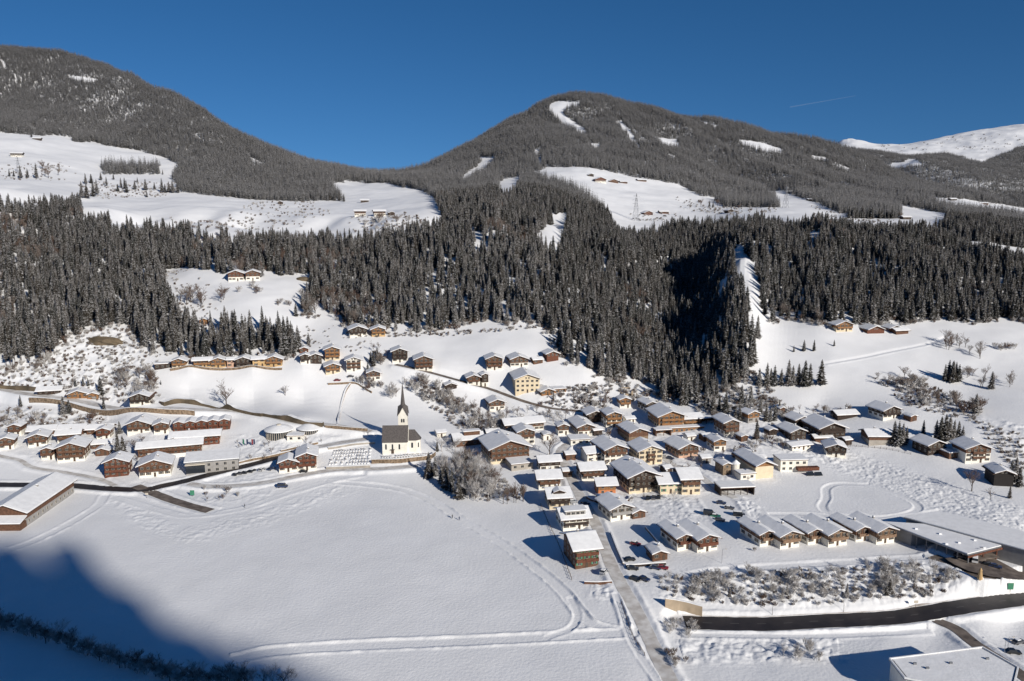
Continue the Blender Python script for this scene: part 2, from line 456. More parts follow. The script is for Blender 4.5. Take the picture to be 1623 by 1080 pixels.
# ------------------------------------------------------------------ mesh helpers
class MB:
    def __init__(s): s.v = []; s.f = []; s.m = []

    def add(s, vs, fs, mi=0):
        o = len(s.v); s.v += [tuple(map(float, p)) for p in vs]
        s.f += [tuple(i + o for i in f) for f in fs]; s.m += [mi] * len(fs)
        return s

    def box(s, x0, x1, y0, y1, z0, z1, mi=0):
        return s.add([(x0, y0, z0), (x1, y0, z0), (x1, y1, z0), (x0, y1, z0), (x0, y0, z1), (x1, y0, z1), (x1, y1, z1), (x0, y1, z1)],
                     [(0, 3, 2, 1), (4, 5, 6, 7), (0, 1, 5, 4), (1, 2, 6, 5), (2, 3, 7, 6), (3, 0, 4, 7)], mi)

    def prism(s, prof, y0, y1, mp=None, mi=0):
        """profile of (a, z) extruded along y, mapped by mp(a, y, z)"""
        mp = mp or (lambda a, y, z: (a, y, z)); n = len(prof)
        vs = [mp(a, y0, z) for a, z in prof] + [mp(a, y1, z) for a, z in prof]
        return s.add(vs, [tuple(range(n)), tuple(range(2 * n - 1, n - 1, -1))] + [(i, n + i, n + (i + 1) % n, (i + 1) % n) for i in range(n)], mi)

    def poly(s, pts, z0, z1, mi=0):
        n = len(pts)
        z1s = z1 if hasattr(z1, '__len__') else [z1] * n
        vs = [(x, y, z0) for x, y in pts] + [(p[0], p[1], z) for p, z in zip(pts, z1s)]
        return s.add(vs, [tuple(range(n - 1, -1, -1)), tuple(range(n, 2 * n))] + [(i, (i + 1) % n, n + (i + 1) % n, n + i) for i in range(n)], mi)

    def tube(s, p, q, r0, r1=None, n=6, mi=0):
        r1 = r0 if r1 is None else r1
        p = Vector(p); q = Vector(q); d = (q - p).normalized(); a = d.orthogonal().normalized(); b = d.cross(a)
        vs = [p + (a * math.cos(2 * math.pi * i / n) + b * math.sin(2 * math.pi * i / n)) * r0 for i in range(n)] + \
             [q + (a * math.cos(2 * math.pi * i / n) + b * math.sin(2 * math.pi * i / n)) * r1 for i in range(n)]
        return s.add(vs, [(i, (i + 1) % n, n + (i + 1) % n, n + i) for i in range(n)] + [tuple(range(n - 1, -1, -1)), tuple(range(n, 2 * n))], mi)

    def mesh(s, name, mats):
        me = bpy.data.meshes.new(name); me.from_pydata(s.v, [], s.f)
        for m_ in (mats if isinstance(mats, (list, tuple)) else [mats]): me.materials.append(M[m_] if isinstance(m_, str) else m_)
        if any(s.m): me.polygons.foreach_set('material_index', s.m)
        me.update()
        return me

    def build(s, name, mats, parent=None):
        return link(name, s.mesh(name, mats), parent)


def link(name, me, parent=None, loc=None, rz=0):
    o = bpy.data.objects.new(name, me); COL.objects.link(o)
    if parent is not None: o.parent = parent
    if loc is not None: o.location = loc
    if rz: o.rotation_euler = (0, 0, rz)
    return o


def tag(o, label=None, cat=None, group=None, kind=None):
    if label: o['label'] = label
    if cat: o['category'] = cat
    if group: o['group'] = group
    if kind: o['kind'] = kind
    return o


def empty(name, loc, rz=0, **k):
    o = bpy.data.objects.new(name, None); COL.objects.link(o); o.empty_display_size = .5
    o.location = loc; o.rotation_euler = (0, 0, rz)
    return tag(o, **k)


def npmesh(name, V, Fq, mats, mi=None, smooth=False):
    V = np.asarray(V, np.float32); Fq = np.asarray(Fq, np.int32); k = Fq.shape[1]
    me = bpy.data.meshes.new(name)
    me.vertices.add(len(V)); me.vertices.foreach_set('co', V.ravel())
    me.loops.add(Fq.size); me.loops.foreach_set('vertex_index', Fq.ravel())
    me.polygons.add(len(Fq)); me.polygons.foreach_set('loop_start', np.arange(0, Fq.size, k, dtype=np.int32))
    for m_ in mats: me.materials.append(M[m_])
    if mi is not None: me.polygons.foreach_set('material_index', np.asarray(mi, np.int32))
    if smooth: me.polygons.foreach_set('use_smooth', np.ones(len(Fq), bool))
    me.update(calc_edges=True)
    return me


# ------------------------------------------------------------------ relief, then ways cut into it
fu, fv = proj(GX, GY, ZF)
near = np.clip((620 - GY) / 60, 0, 1)
ZF = ZF + near * (.28 * fbm(GX, GY, 38, 2, 41) + .07 * fbm(GX, GY, 6, 2, 43))
RUGGED = [([(90, 530), (215, 520), (240, 600), (262, 640), (205, 640), (100, 625), (0, 605), (0, 590)], 1.2, 5),
          ([(1040, 912), (1200, 905), (1480, 893), (1555, 925), (1480, 950), (1250, 963), (1120, 960), (1050, 950)], .75, 3),
          ([(1300, 715), (1340, 712), (1480, 760), (1700, 830), (1700, 875), (1560, 838), (1400, 775), (1320, 745)], .55, 2.6),
          ([(1225, 675), (1320, 712), (1340, 745), (1250, 720)], 1.1, 4),
          ([(1540, 660), (1700, 690), (1700, 760), (1600, 715)], 1.3, 6),
          ([(0, 645), (170, 655), (170, 685), (0, 690)], 1.0, 6),
          ([(1080, 1005), (1330, 1010), (1330, 1050), (1080, 1050)], .9, 4),
          ([(1060, 790), (1110, 795), (1120, 825), (1060, 830)], .9, 4),
          ([(850, 620), (960, 610), (970, 650), (850, 650)], 1.0, 6),
          ([(1150, 795), (1190, 790), (1210, 820), (1170, 825)], 1.2, 3.5),
          ([(880, 655), (1240, 655), (1230, 760), (1130, 800), (960, 830), (900, 760)], .38, 3.5), ([(360, 745), (520, 735), (430, 790), (300, 805)], .4, 4), ([(370, 690), (560, 690), (540, 712), (380, 735)], .7, 4),
          ([(0, 670), (360, 670), (340, 735), (0, 735)], .35, 4), ([(1090, 905), (1480, 885), (1480, 900), (1090, 925)], .3, 3), ([(940, 925), (975, 925), (990, 950), (945, 950)], .9, 3),
          ([(160, 780), (260, 820), (290, 845), (450, 800), (560, 762), (560, 775), (430, 825), (290, 860), (220, 835)], .45, 3)]
for poly_, amp_, wl_ in RUGGED:
    jit_ = 9 * fbm(GX, GY, 9, 2, 57)
    msk = sum(inpoly(fu + jit_ + du_, fv + jit_ * .4 + dv_, poly_).astype(np.float32) for du_, dv_ in ((0, 0), (14, 0), (-14, 0), (0, 6), (0, -6), (7, 3), (-7, -3))) / 7
    msk[GY > 800] = 0
    ii = np.nonzero(msk > 0)
    ZF[ii] += msk[ii] * amp_ * np.abs(fbm(GX[ii], GY[ii], wl_, 3, 51)) * 1.6
# field-side bank along the main road
W_ = {}
W_['rail'] = carve([(-80, 614), (0, 623), (52, 630), (130, 640), (207, 646), (285, 652), (370, 657), (422, 663), (474, 671), (530, 680), (590, 690)], 5.5, 1.6, .3, 5, 20)
W_['main_west'] = carve([(-80, 768), (0, 770), (100, 771), (180, 776), (230, 777), (262, 770), (298, 763), (337, 753), (410, 734), (470, 717), (530, 703), (585, 694)], 6.5, .3, 1.0, 4, 14)
W_['lane_field'] = carve([(300, 766), (337, 773), (410, 767), (470, 755), (530, 746), (600, 743), (665, 739)], 5.0, .3, .8, 4, 14)
W_['spur'] = carve([(215, 770), (258, 788), (298, 801), (336, 811)], 6.0, 0, .8, 4, 8)
W_['chalet_lane'] = carve([(-40, 712), (0, 723), (31, 729), (52, 741), (104, 749), (156, 759), (185, 772)], 3.2, 0, .5, 3, 8)
W_['upper'] = carve([(627, 577), (655, 584), (715, 600), (745, 609), (776, 617), (814, 631), (837, 639), (871, 647), (909, 652), (945, 653)], 4.6, .2, .6, 4, 12)
W_['village'] = carve([(1080, 1110), (1050, 1058), (1019, 990), (998, 950), (981, 920), (966, 890), (953, 855), (938, 818), (922, 792), (910, 768), (900, 745), (888, 722), (898, 706), (935, 692)], 5.2, .3, .8, 4, 12)
W_['lane_east'] = carve([(1165, 790), (1140, 778), (1112, 757), (1090, 742), (1066, 737), (1050, 722), (1040, 708)], 4.0, .1, .6, 3, 8)
W_['car_park'] = carve([(1135, 792), (1150, 812), (1168, 832)], 13, 0, .8, 3, 8, guard=False)
W_['bypass'] = carve([(1085, 985), (1150, 988), (1230, 988), (1300, 986), (1400, 981), (1500, 970), (1623, 952), (1720, 936)], 9.0, 0, 1.1, 4, 14)
W_['side_road'] = carve([(1462, 966), (1486, 982), (1515, 1000), (1545, 1020), (1590, 1050), (1640, 1085)], 4.5, 0, .8, 3, 8)
W_['shop_road'] = carve([(1478, 882), (1520, 897), (1560, 914), (1623, 912), (1700, 905)], 6.5, 0, .6, 3, 8)
W_['parking'] = carve([(1535, 880), (1562, 893), (1605, 903)], 24, 0, .3, 3, 8)
W_['track_field'] = carve([(520, 764), (580, 768), (640, 777), (690, 797), (728, 822), (790, 858), (840, 893), (890, 935), (918, 970), (940, 990), (1005, 1003)], 3.6, .02, .75, 1.2, 10, depth=.22, bankw=1.1, rough=.6, guard=False)
W_['track_low'] = carve([(375, 1045), (430, 1033), (560, 1024), (700, 1018), (870, 1010), (1005, 1003)], 4.2, 0, .6, 1.5, 14, depth=.18, bankw=1.4, rough=.7, guard=False)
W_['track_bend'] = carve([(905, 950), (915, 975), (905, 995), (870, 1010)], 1.8, 0, .25, 1.2, 8, depth=.2, bankw=1, guard=False)
W_['track_west'] = carve([(185, 790), (260, 812), (300, 818), (380, 808), (450, 785), (530, 762), (575, 752)], 2.8, .3, .3, 2, 10, depth=.18, bankw=1.2, rough=.8, guard=False)
W_['track_barn'] = carve([(165, 787), (155, 802), (110, 830), (60, 855), (20, 870)], 3.0, .1, .5, 2, 8, depth=.2, bankw=1.4, rough=.8, guard=False)
W_['track_road'] = carve([(1043, 1080), (1003, 1020), (985, 970), (975, 940)], 1.6, 0, .5, 1.2, 8, depth=.2, bankw=1.0, rough=.8, guard=False)
W_['loop'] = carve([(1373, 768), (1330, 767), (1310, 774), (1309, 790), (1303, 803), (1314, 813), (1350, 818), (1400, 820), (1437, 815), (1455, 806), (1447, 795), (1422, 784), (1373, 768)], 2.6, 0, .35, 1.5, 4, depth=.3, bankw=1.2, guard=False)
W_['loop_road'] = carve([(1225, 815), (1300, 816), (1380, 826), (1440, 818), (1490, 810)], 2.4, 0, .3, 1.4, 8, depth=.25, bankw=1.2, guard=False)
W_['terrace'] = carve([(1090, 912), (1150, 905), (1225, 898), (1330, 892), (1400, 887), (1450, 884), (1490, 878)], 3.0, 0, .35, 2, 10, depth=.25, bankw=1.4, guard=False)
W_['south_path'] = carve([(1085, 1006), (1250, 1007), (1400, 1003), (1470, 1000)], 2.2, 0, .4, 1.6, 10, depth=.2, bankw=1.2, guard=False)
W_['farm_track'] = carve([(1310, 577), (1350, 570), (1400, 560), (1470, 546), (1500, 535)], 2.0, 0, .4, 2, 4, depth=.3, bankw=1.2, guard=False)

nx = len(TT); ny = len(YY)
V = np.stack([GX.ravel(), GY.ravel(), ZF.ravel()], 1)
ii, jj = np.meshgrid(np.arange(nx - 1), np.arange(ny - 1))
a_ = (jj * nx + ii).ravel()
Fq = np.stack([a_, a_ + 1, a_ + nx + 1, a_ + nx], 1)
me = npmesh('ground', V, Fq, ['snow'], smooth=True)
tag(link('ground', me), kind='structure')
del V, Fq, a_, ii, jj


def strip(name, key, width, m, lift=0.0, s0=0, s1=None, off=0.0):
    P, zc, T = W_[key]
    P = P[s0:s1]; zc = zc[s0:s1]; T = T[s0:s1]
    Nn = np.stack([T[:, 1], -T[:, 0]], 1)
    k = 7; ws = np.linspace(-.5, .5, k) * width + off
    jit = np.stack([.25 * vnoise(np.arange(len(P)) * .6 + 9, np.full(len(P), s_), 3) for s_ in (1, 2)], 1) * 1.6
    rows = []
    for q in range(k):
        wq = ws[q] + (jit[:, 0] if q == 0 else (jit[:, 1] if q == k - 1 else 0))
        rows.append(np.column_stack([P + Nn * np.reshape(wq, (-1, 1)), zc + .03 + lift - .05 * abs(q - 3) / 3]))
    Vv = np.stack(rows, 1).reshape(-1, 3)
    n = len(P); i_, j_ = np.meshgrid(np.arange(k - 1), np.arange(n - 1)); a = (j_ * k + i_).ravel()
    return tag(link(name, npmesh(name, Vv, np.stack([a, a + 1, a + k + 1, a + k], 1), [m], smooth=True)), kind='structure')


strip('railway_track_bed', 'rail', 5.2, 'slush')
strip('main_road', 'main_west', 6.2, 'asphalt', .008, 0, 112)
strip('main_road', 'main_west', 4.6, 'slush', .0, 110)
strip('field_lane', 'lane_field', 4.4, 'slush')
strip('spur_road', 'spur', 5.2, 'slushdark', .1)
strip('chalet_lane', 'chalet_lane', 2.8, 'slush')
strip('hillside_road', 'upper', 4.2, 'slushdark')
strip('village_road', 'village', 4.8, 'slush')
strip('village_lane', 'lane_east', 3.6, 'slush')
strip('bypass_road', 'bypass', 8.6, 'asphalt')
strip('side_road', 'side_road', 4.4, 'slushdark', .12)
strip('shop_road', 'shop_road', 6.2, 'slushdark')
strip('parking_area', 'parking', 21, 'slushdark', -.004)
strip('road_shoulder', 'bypass', 1.3, 'dirtysnow', .06, off=-5.2)

# faint centre dashes on the bypass
P_b, zb_, T_b = W_['bypass']; dash = MB()
for i in range(4, len(P_b) - 3, 6):
    p, q = P_b[i], P_b[i + 2]; n_ = np.array([T_b[i][1], -T_b[i][0]]) * .09
    dash.add([(*(p - n_), zb_[i] + .05), (*(p + n_), zb_[i] + .05), (*(q + n_), zb_[i + 2] + .05), (*(q - n_), zb_[i + 2] + .05)], [(0, 1, 2, 3)])
M['paint'] = mat('worn_paint', (.16, .155, .15), .8)
tag(dash.build('road_marking', 'paint'), kind='structure')

# the mountain ridge behind the camera whose shadow lies on the field
bp_ = [(0, 860), (28, 853), (63, 866), (80, 902), (107, 857), (126, 856), (148, 891), (189, 929), (220, 932), (239, 957), (268, 989), (305, 992), (340, 1001), (365, 1033), (394, 1036), (409, 1013), (441, 1044), (475, 1060)]
QD = 950.0; tanel = math.tan(R(SUN_EL))
pp, hh = [], []
for u_, v_ in bp_:
    x_, y_, z_ = hit(u_, v_)
    pp.append(x_ * -SDIR[1] + y_ * SDIR[0]); hh.append(z_ + (-(x_ * SDIR[0] + y_ * SDIR[1]) + QD) * tanel)
o_ = np.argsort(pp); pp = np.array(pp)[o_]; hh = np.array(hh)[o_]
pg = np.concatenate([np.linspace(-1400, pp[0] - 12, 40), np.linspace(pp[0] - 8, pp[-1] + 8, 140), np.linspace(pp[-1] + 20, 1500, 60)])
hg = np.interp(pg, np.r_[-1400, pp[0] - 60, pp, pp[-1] + 25, pp[-1] + 120, 1500], np.r_[560, hh[0] + 12, hh, hh[-1] - 40, 330, 260])
hg = hg + np.where(pg < pp[0] - 10, 8, 2.0) * vnoise(pg / 9, pg * 0 + .5, 71)
qs = np.array([-QD - 900, -QD - 500, -QD - 200, -QD - 60, -QD, -QD + 60, -QD + 260, -QD + 560, -QD + 800, -160, -60, 60])
kf = np.array([.15, .5, .8, .93, 1, .92, .66, .34, .12, .0, .0, 0])
Vh = []
for q_, k_ in zip(qs, kf):
    for p_, h_ in zip(pg, hg):
        x_ = -SDIR[0] * q_ + -SDIR[1] * p_; y_ = -SDIR[1] * q_ + SDIR[0] * p_
        Vh.append((x_, y_, h_ * k_ - 6 + (6 if k_ == 1 else 0)))
n1 = len(pg); i_, j_ = np.meshgrid(np.arange(n1 - 1), np.arange(len(qs) - 1)); a = (j_ * n1 + i_).ravel()
M['hill'] = mat('wooded_slope', (.10, .10, .10), .95, .4, .02, col2=(.5, .5, .52))
tag(link('hill', npmesh('hill', Vh, np.stack([a, a + n1, a + n1 + 1, a + 1], 1), ['hill'])), kind='structure')

# ------------------------------------------------------------------ trees: shapes
def spruce(seed, h=25.0, whorls=26, nb=7, snow=.3, spread=3.4, lobes=True, bare=.1):
    """a tapered trunk and drooping boughs; returns crown and trunk meshes"""
    r = random.Random(seed)
    V, Fc, mi = [], [], []
    for k in range(whorls):
        f = bare + (1 - bare) * (k + r.random() * .6) / whorls
        z = h * min(f, .985)
        L0 = spread * (1 - f) ** .72 * (.8 + .35 * r.random()) + .25
        for b in range(nb):
            if r.random() < .08: continue
            a = 2 * math.pi * (b + r.random() * .8) / nb + k * .7
            L = L0 * (.6 + .5 * r.random())
            wd = (.34 * L + .22) * (.8 + .5 * r.random())
            dr = -.30 * L * (.6 + .8 * r.random())
            ca, sa = math.cos(a), math.sin(a)
            subs = [(0, L, wd)] + ([(.35, L * .62, wd * .7), (-.35, L * .62, wd * .7)] if lobes else [])
            s_ = r.random() < snow
            for da, Ls, ws in subs:
                c2, s2 = math.cos(a + da), math.sin(a + da)
                o = len(V)
                z0 = z + (.1 if da == 0 else -.15)
                V += [(0.05 * ca, 0.05 * sa, z0 + .15), (c2 * Ls * .6 - s2 * ws / 2, s2 * Ls * .6 + c2 * ws / 2, z0 + dr * .55 - .22),
                      (c2 * Ls, s2 * Ls, z0 + dr), (c2 * Ls * .6 + s2 * ws / 2, s2 * Ls * .6 - c2 * ws / 2, z0 + dr * .55 - .22),
                      (c2 * Ls * .55, s2 * Ls * .55, z0 + dr * .35 + .05)]
                Fc += [(o, o + 1, o + 4), (o + 1, o + 2, o + 4), (o + 4, o + 2, o + 3), (o, o + 4, o + 3)]
                mi += [1 if s_ and r.random() < .45 else 0, 1 if s_ and r.random() < .6 else 0, 1 if s_ and r.random() < .6 else 0, 0]
    o = len(V); V += [(.25, 0, h * .93), (-.12, .22, h * .93), (-.12, -.22, h * .93), (0, 0, h * 1.02)]
    Fc += [(o, o + 1, o + 3), (o + 1, o + 2, o + 3), (o + 2, o, o + 3)]; mi += [0] * 3
    crown = npmesh('crown', V, Fc, ['needle', 'needlesnow'], mi)
    t = MB(); t.tube((0, 0, -1.5), (0, 0, h * .5), .012 * h + .05, .007 * h, 6); t.tube((0, 0, h * .5), (0, 0, h * .97), .007 * h, .02, 5)
    return crown, t.mesh('trunk', 'bark')


def joined(name, parts):
    """one mesh of several (for the far woods, whose trees nobody can count)"""
    bm = bmesh.new(); mats = []
    for me_ in parts:
        n0 = len(bm.faces); base = len(mats)
        for m_ in me_.materials: mats.append(m_)
        bm.from_mesh(me_); bm.faces.ensure_lookup_table()
        for f in bm.faces[n0:]: f.material_index += base
    out = bpy.data.meshes.new(name); bm.to_mesh(out); bm.free()
    for m_ in mats: out.materials.append(m_)
    return out


def limbs(seed, h, spread, fine, forks=4, levels=4, up=.55, r0=None, lean=.0, twigw=.05, stems=1):
    r = random.Random(seed); tr = MB(); V, Fc = [], []
    r0 = r0 or h * .018 + .03

    def grow(p, d, L, rad, lv):
        q = p + d * L
        if lv <= 1: tr.tube(p, q, rad, rad * .62, 5)
        else:
            n = d.orthogonal().normalized(); n.rotate(Matrix.Rotation(r.random() * 6.28, 3, d)); b = d.cross(n)
            o = len(V); w0 = max(rad, twigw * .5)
            for k in range(3):
                c = n * math.cos(k * 2.094) + b * math.sin(k * 2.094); V.append(p + c * w0)
            V.append(q); Fc.extend([(o, o + 1, o + 3), (o + 1, o + 2, o + 3), (o + 2, o, o + 3)])
        if lv >= levels: return
        m = forks if lv < levels - 1 else fine
        for k in range(m):
            f = .35 + .65 * (k + r.random()) / m
            a = r.random() * 6.28; s = spread * (.6 + .6 * r.random())
            dd = (d + Vector((math.cos(a), math.sin(a), 0)) * s + Vector((0, 0, up * (.4 + .6 * r.random())))).normalized()
            grow(p + d * L * min(f, 1), dd, L * (.5 + .28 * r.random()), rad * .5, lv + 1)

    for s in range(stems):
        a = r.random() * 6.28; ln = lean + (.35 if stems > 1 else 0)
        grow(Vector((0, 0, -.3)) + Vector((math.cos(a), math.sin(a), 0)) * (.25 if stems > 1 else 0), Vector((math.cos(a) * ln, math.sin(a) * ln, 1)).normalized(), h * .5, r0, 0)
    return tr, V, Fc


def bare(seed, h=10, mt='twig', **k):
    tr, V, Fc = limbs(seed, h, .8, 7, 5, 4, up=.32, twigw=.045, **k)
    return npmesh('crown', V, Fc, [mt]), tr.mesh('trunk', 'bark' if mt != 'frost' else mt)


def shrub(seed, h=4, mt='frost', snowlumps=6):
    tr, V, Fc = limbs(seed, h, .8, 6, 4, 3, up=.5, stems=6, twigw=.07, r0=.05)
    mi = [0] * len(Fc); r = random.Random(seed + 5)
    for k in range(snowlumps):                                       # pads of snow caught in the twigs
        a = r.random() * 6.28; q = r.random() * h * .4; z = h * (.15 + .55 * r.random()); s = h * (.05 + .07 * r.random())
        o = len(V); x, y = math.cos(a) * q, math.sin(a) * q
        V += [(x - s, y, z), (x, y - s * .8, z - .04), (x + s, y, z), (x, y + s * .8, z + .05), (x, y, z + s * .55)]
        Fc += [(o, o + 1, o + 4), (o + 1, o + 2, o + 4), (o + 2, o + 3, o + 4), (o + 3, o, o + 4)]; mi += [1] * 4
    return npmesh('crown', V, Fc, [mt, 'roofsnow'], mi), tr.mesh('stem', mt)


SPR = [spruce(100 + k, 25, 30, 9, .24 + .10 * (k % 3), (4.4, 5.6, 5.0, 6.3, 4.8, 5.8)[k]) for k in range(6)]
for k in (1, 4): SPR[k][0].materials[0] = M['needle2']
BARE = [bare(200 + k, 10, ['twig', 'redtwig'][k % 2]) for k in range(6)]
FROSTT = [bare(230 + k, 10, 'frost') for k in range(3)]
LARCH = []
SHR = [shrub(260 + k, 4, ['frost', 'twig', 'frost', 'redtwig'][k % 4], 8) for k in range(8)]
NEARP = [joined('wood_tree', SPR[k]) for k in range(6)] + [joined('wood_tree', BARE[k]) for k in (0, 1, 2)]
FARP = [spruce(300 + k, 25, 13, 7, .25, 5.4, lobes=False, bare=.06) for k in range(5)]
FARP = [c for c, t_ in FARP]
FARC = [spruce(330 + k, 25, 14, 7, .5, 5.6, lobes=False, bare=.06)[0] for k in range(4)]
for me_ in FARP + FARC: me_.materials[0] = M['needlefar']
TALL = [spruce(360 + k, 25, 20, 8, .45, 4.6, bare=.42) for k in range(3)]
SCR = [joined('scrub', shrub(400 + k, 2.4, ['frost', 'twig', 'frost', 'frost', 'redtwig'][k % 5], 4)) for k in range(5)]


def instancer(name, pts, rot, scl, idx, protos, label=None):
    me_ = bpy.data.meshes.new(name)
    me_.vertices.add(len(pts)); me_.vertices.foreach_set('co', np.asarray(pts, np.float32).ravel())
    for an, ty, dat, fld in (('rz', 'FLOAT', rot, 'value'), ('sz', 'FLOAT', scl, 'value'), ('id_', 'INT', idx, 'value')):
        at = me_.attributes.new(an, ty, 'POINT'); at.data.foreach_set(fld, np.asarray(dat, np.int32 if ty == 'INT' else np.float32))
    o = link(name, me_)
    cl = bpy.data.collections.new(name + '_shapes')
    for k, p in enumerate(protos): cl.objects.link(bpy.data.objects.new('%s_shape_%d' % (name, k), p))
    g = bpy.data.node_groups.new(name, 'GeometryNodeTree')
    g.interface.new_socket('Geometry', in_out='INPUT', socket_type='NodeSocketGeometry')
    g.interface.new_socket('Geometry', in_out='OUTPUT', socket_type='NodeSocketGeometry')
    i_ = g.nodes.new('NodeGroupInput'); o_ = g.nodes.new('NodeGroupOutput')
    ip = g.nodes.new('GeometryNodeInstanceOnPoints'); ci = g.nodes.new('GeometryNodeCollectionInfo')
    ci.inputs['Collection'].default_value = cl; ci.inputs['Separate Children'].default_value = True; ci.inputs['Reset Children'].default_value = True
    ip.inputs['Pick Instance'].default_value = True

    def attr(nm, ty):
        a = g.nodes.new('GeometryNodeInputNamedAttribute'); a.data_type = ty; a.inputs['Name'].default_value = nm; return a.outputs['Attribute']
    cr = g.nodes.new('ShaderNodeCombineXYZ'); g.links.new(attr('rz', 'FLOAT'), cr.inputs['Z'])
    L = g.links.new
    L(i_.outputs[0], ip.inputs['Points']); L(ci.outputs[0], ip.inputs['Instance']); L(attr('id_', 'INT'), ip.inputs['Instance Index'])
    L(cr.outputs[0], ip.inputs['Rotation']); L(attr('sz', 'FLOAT'), ip.inputs['Scale']); L(ip.outputs[0], o_.inputs[0])
    md = o.modifiers.new('scatter', 'NODES'); md.node_group = g
    tag(o, kind='stuff')
    return o


# ------------------------------------------------------------------ woods: where they stand (photograph's ground lines)
MEADOWS = [
    [(-400, 190), (-60, 203), (60, 215), (120, 217), (165, 230), (215, 238), (262, 250), (280, 262), (274, 285), (288, 305), (400, 317), (480, 320), (545, 318), (528, 300), (524, 288), (600, 291), (660, 300), (688, 313), (703, 345), (702, 367), (650, 376), (560, 388), (400, 382), (300, 374), (200, 366), (125, 356), (70, 336), (-60, 332), (-400, 330)],
    [(258, 436), (270, 426), (310, 425), (365, 437), (420, 440), (496, 434), (488, 460), (478, 478), (480, 500), (520, 502), (548, 516), (556, 535), (560, 562), (470, 575), (462, 545), (430, 518), (350, 520), (290, 505), (268, 480)],
    [(1156, 394), (1175, 396), (1195, 418), (1202, 450), (1209, 500), (1218, 517), (1250, 540), (1184, 556), (1192, 530), (1182, 485), (1168, 445)],
    [(842, 273), (870, 266), (940, 267), (1010, 282), (1080, 294), (1110, 311), (1150, 317), (1228, 328), (1232, 314), (1205, 302), (1240, 304), (1300, 324), (1330, 338), (1400, 345), (1425, 342), (1414, 320), (1440, 329), (1499, 338), (1499, 362), (1450, 372), (1400, 374), (1300, 361), (1240, 364), (1200, 354), (1160, 360), (1130, 362), (1060, 365), (1030, 374), (985, 377), (972, 358), (958, 333), (930, 308), (900, 294), (850, 280)],
    [(1473, 312), (1520, 315), (1623, 329), (1900, 350), (1900, 362), (1623, 344), (1560, 335), (1480, 322)],
    [(1528, 382), (1560, 384), (1623, 394), (1900, 420), (1900, 450), (1623, 424), (1590, 415), (1540, 400)],
    [(105, 119), (155, 126), (150, 135), (110, 126)],
    [(872, 167), (884, 160), (919, 161), (916, 169), (897, 171), (892, 180), (908, 192), (932, 210), (930, 216), (905, 206), (884, 190), (873, 178)],
    [(932, 226), (950, 228), (946, 242), (934, 238)], [(750, 249), (790, 250), (780, 263), (758, 277), (735, 292), (732, 284), (752, 270), (765, 257)],
    [(1040, 219), (1076, 222), (1073, 237), (1046, 233)], [(1172, 222), (1210, 227), (1247, 240), (1242, 247), (1200, 237), (1174, 230)],
    [(1288, 247), (1309, 250), (1309, 257), (1288, 253)], [(793, 283), (820, 279), (824, 300), (806, 314), (788, 309)],
    [(866, 343), (900, 338), (898, 372), (884, 404), (858, 398), (846, 376), (878, 356)], [(395, 248), (424, 262), (420, 266), (392, 254)],
    [(1000, 206), (1022, 226), (1030, 226), (1006, 205)], [(1400, 262), (1452, 252), (1462, 262), (1420, 270)],
    [(0, 96), (6, 96), (12, 112), (6, 112)], [(310, 213), (325, 222), (322, 226), (310, 218)],
    [(740, 352), (760, 372), (775, 400), (765, 400), (745, 375)], [(160, 408), (180, 428), (172, 428), (156, 412)],
    [(975, 190), (986, 192), (1004, 214), (1014, 234), (1006, 234), (990, 212)], [(1108, 190), (1142, 201), (1138, 206), (1112, 196)], [(1060, 244), (1075, 250), (1072, 254), (1056, 247)],
    [(845, 235), (852, 236), (862, 262), (856, 262)], [(1330, 262), (1350, 268), (1346, 272), (1328, 266)], [(60, 150), (72, 152), (70, 157), (60, 155)],
]
SNOWPEAK = [(1330, 225), (1345, 234), (1400, 243), (1450, 248), (1500, 243), (1556, 260), (1580, 248), (1623, 232), (1800, 220), (2000, 220), (2000, 150), (1330, 150)]
LOWLINE = [(-500, 590), (0, 590), (60, 584), (95, 560), (108, 536), (150, 522), (205, 522), (222, 545), (236, 568), (300, 570), (400, 569), (470, 567), (478, 545), (474, 504), (500, 506), (545, 517), (600, 522), (650, 527), (690, 525), (740, 515), (800, 512), (866, 514), (880, 540), (893, 568), (915, 580), (935, 596), (960, 606), (990, 604), (1010, 606), (1045, 628), (1062, 648), (1090, 655), (1125, 640), (1160, 618), (1192, 592), (1196, 560), (1205, 516), (1260, 512), (1300, 515), (1330, 518), (1400, 512), (1500, 512), (1560, 512), (1623, 516), (2200, 520)]
lx = np.array([p[0] for p in LOWLINE]); ly = np.array([p[1] for p in LOWLINE])
PATCHES = [[(163, 262), (250, 262), (249, 277), (163, 277)], [(115, 221), (142, 222), (142, 226), (115, 226)],
           [(82, 335), (128, 330), (130, 352), (82, 352)], [(1130, 317), (1232, 318), (1235, 329), (1150, 329)],
           [(1350, 330), (1428, 331), (1428, 347), (1345, 347)]]
UP, UL = 720, 300


def horizon_ok(x, y, z, h, margin=.004):
    """is the top of something h metres tall at (x, y) above the ground in front of it"""
    t = np.clip((x / y - TT[0]) / (TT[1] - TT[0]), 0, len(TT) - 1).astype(int)
    j = np.clip(np.searchsorted(YY, y) - 1, 0, len(YY) - 1)
    return (z + h - CAMZ) / y > RUN[j, t] - margin


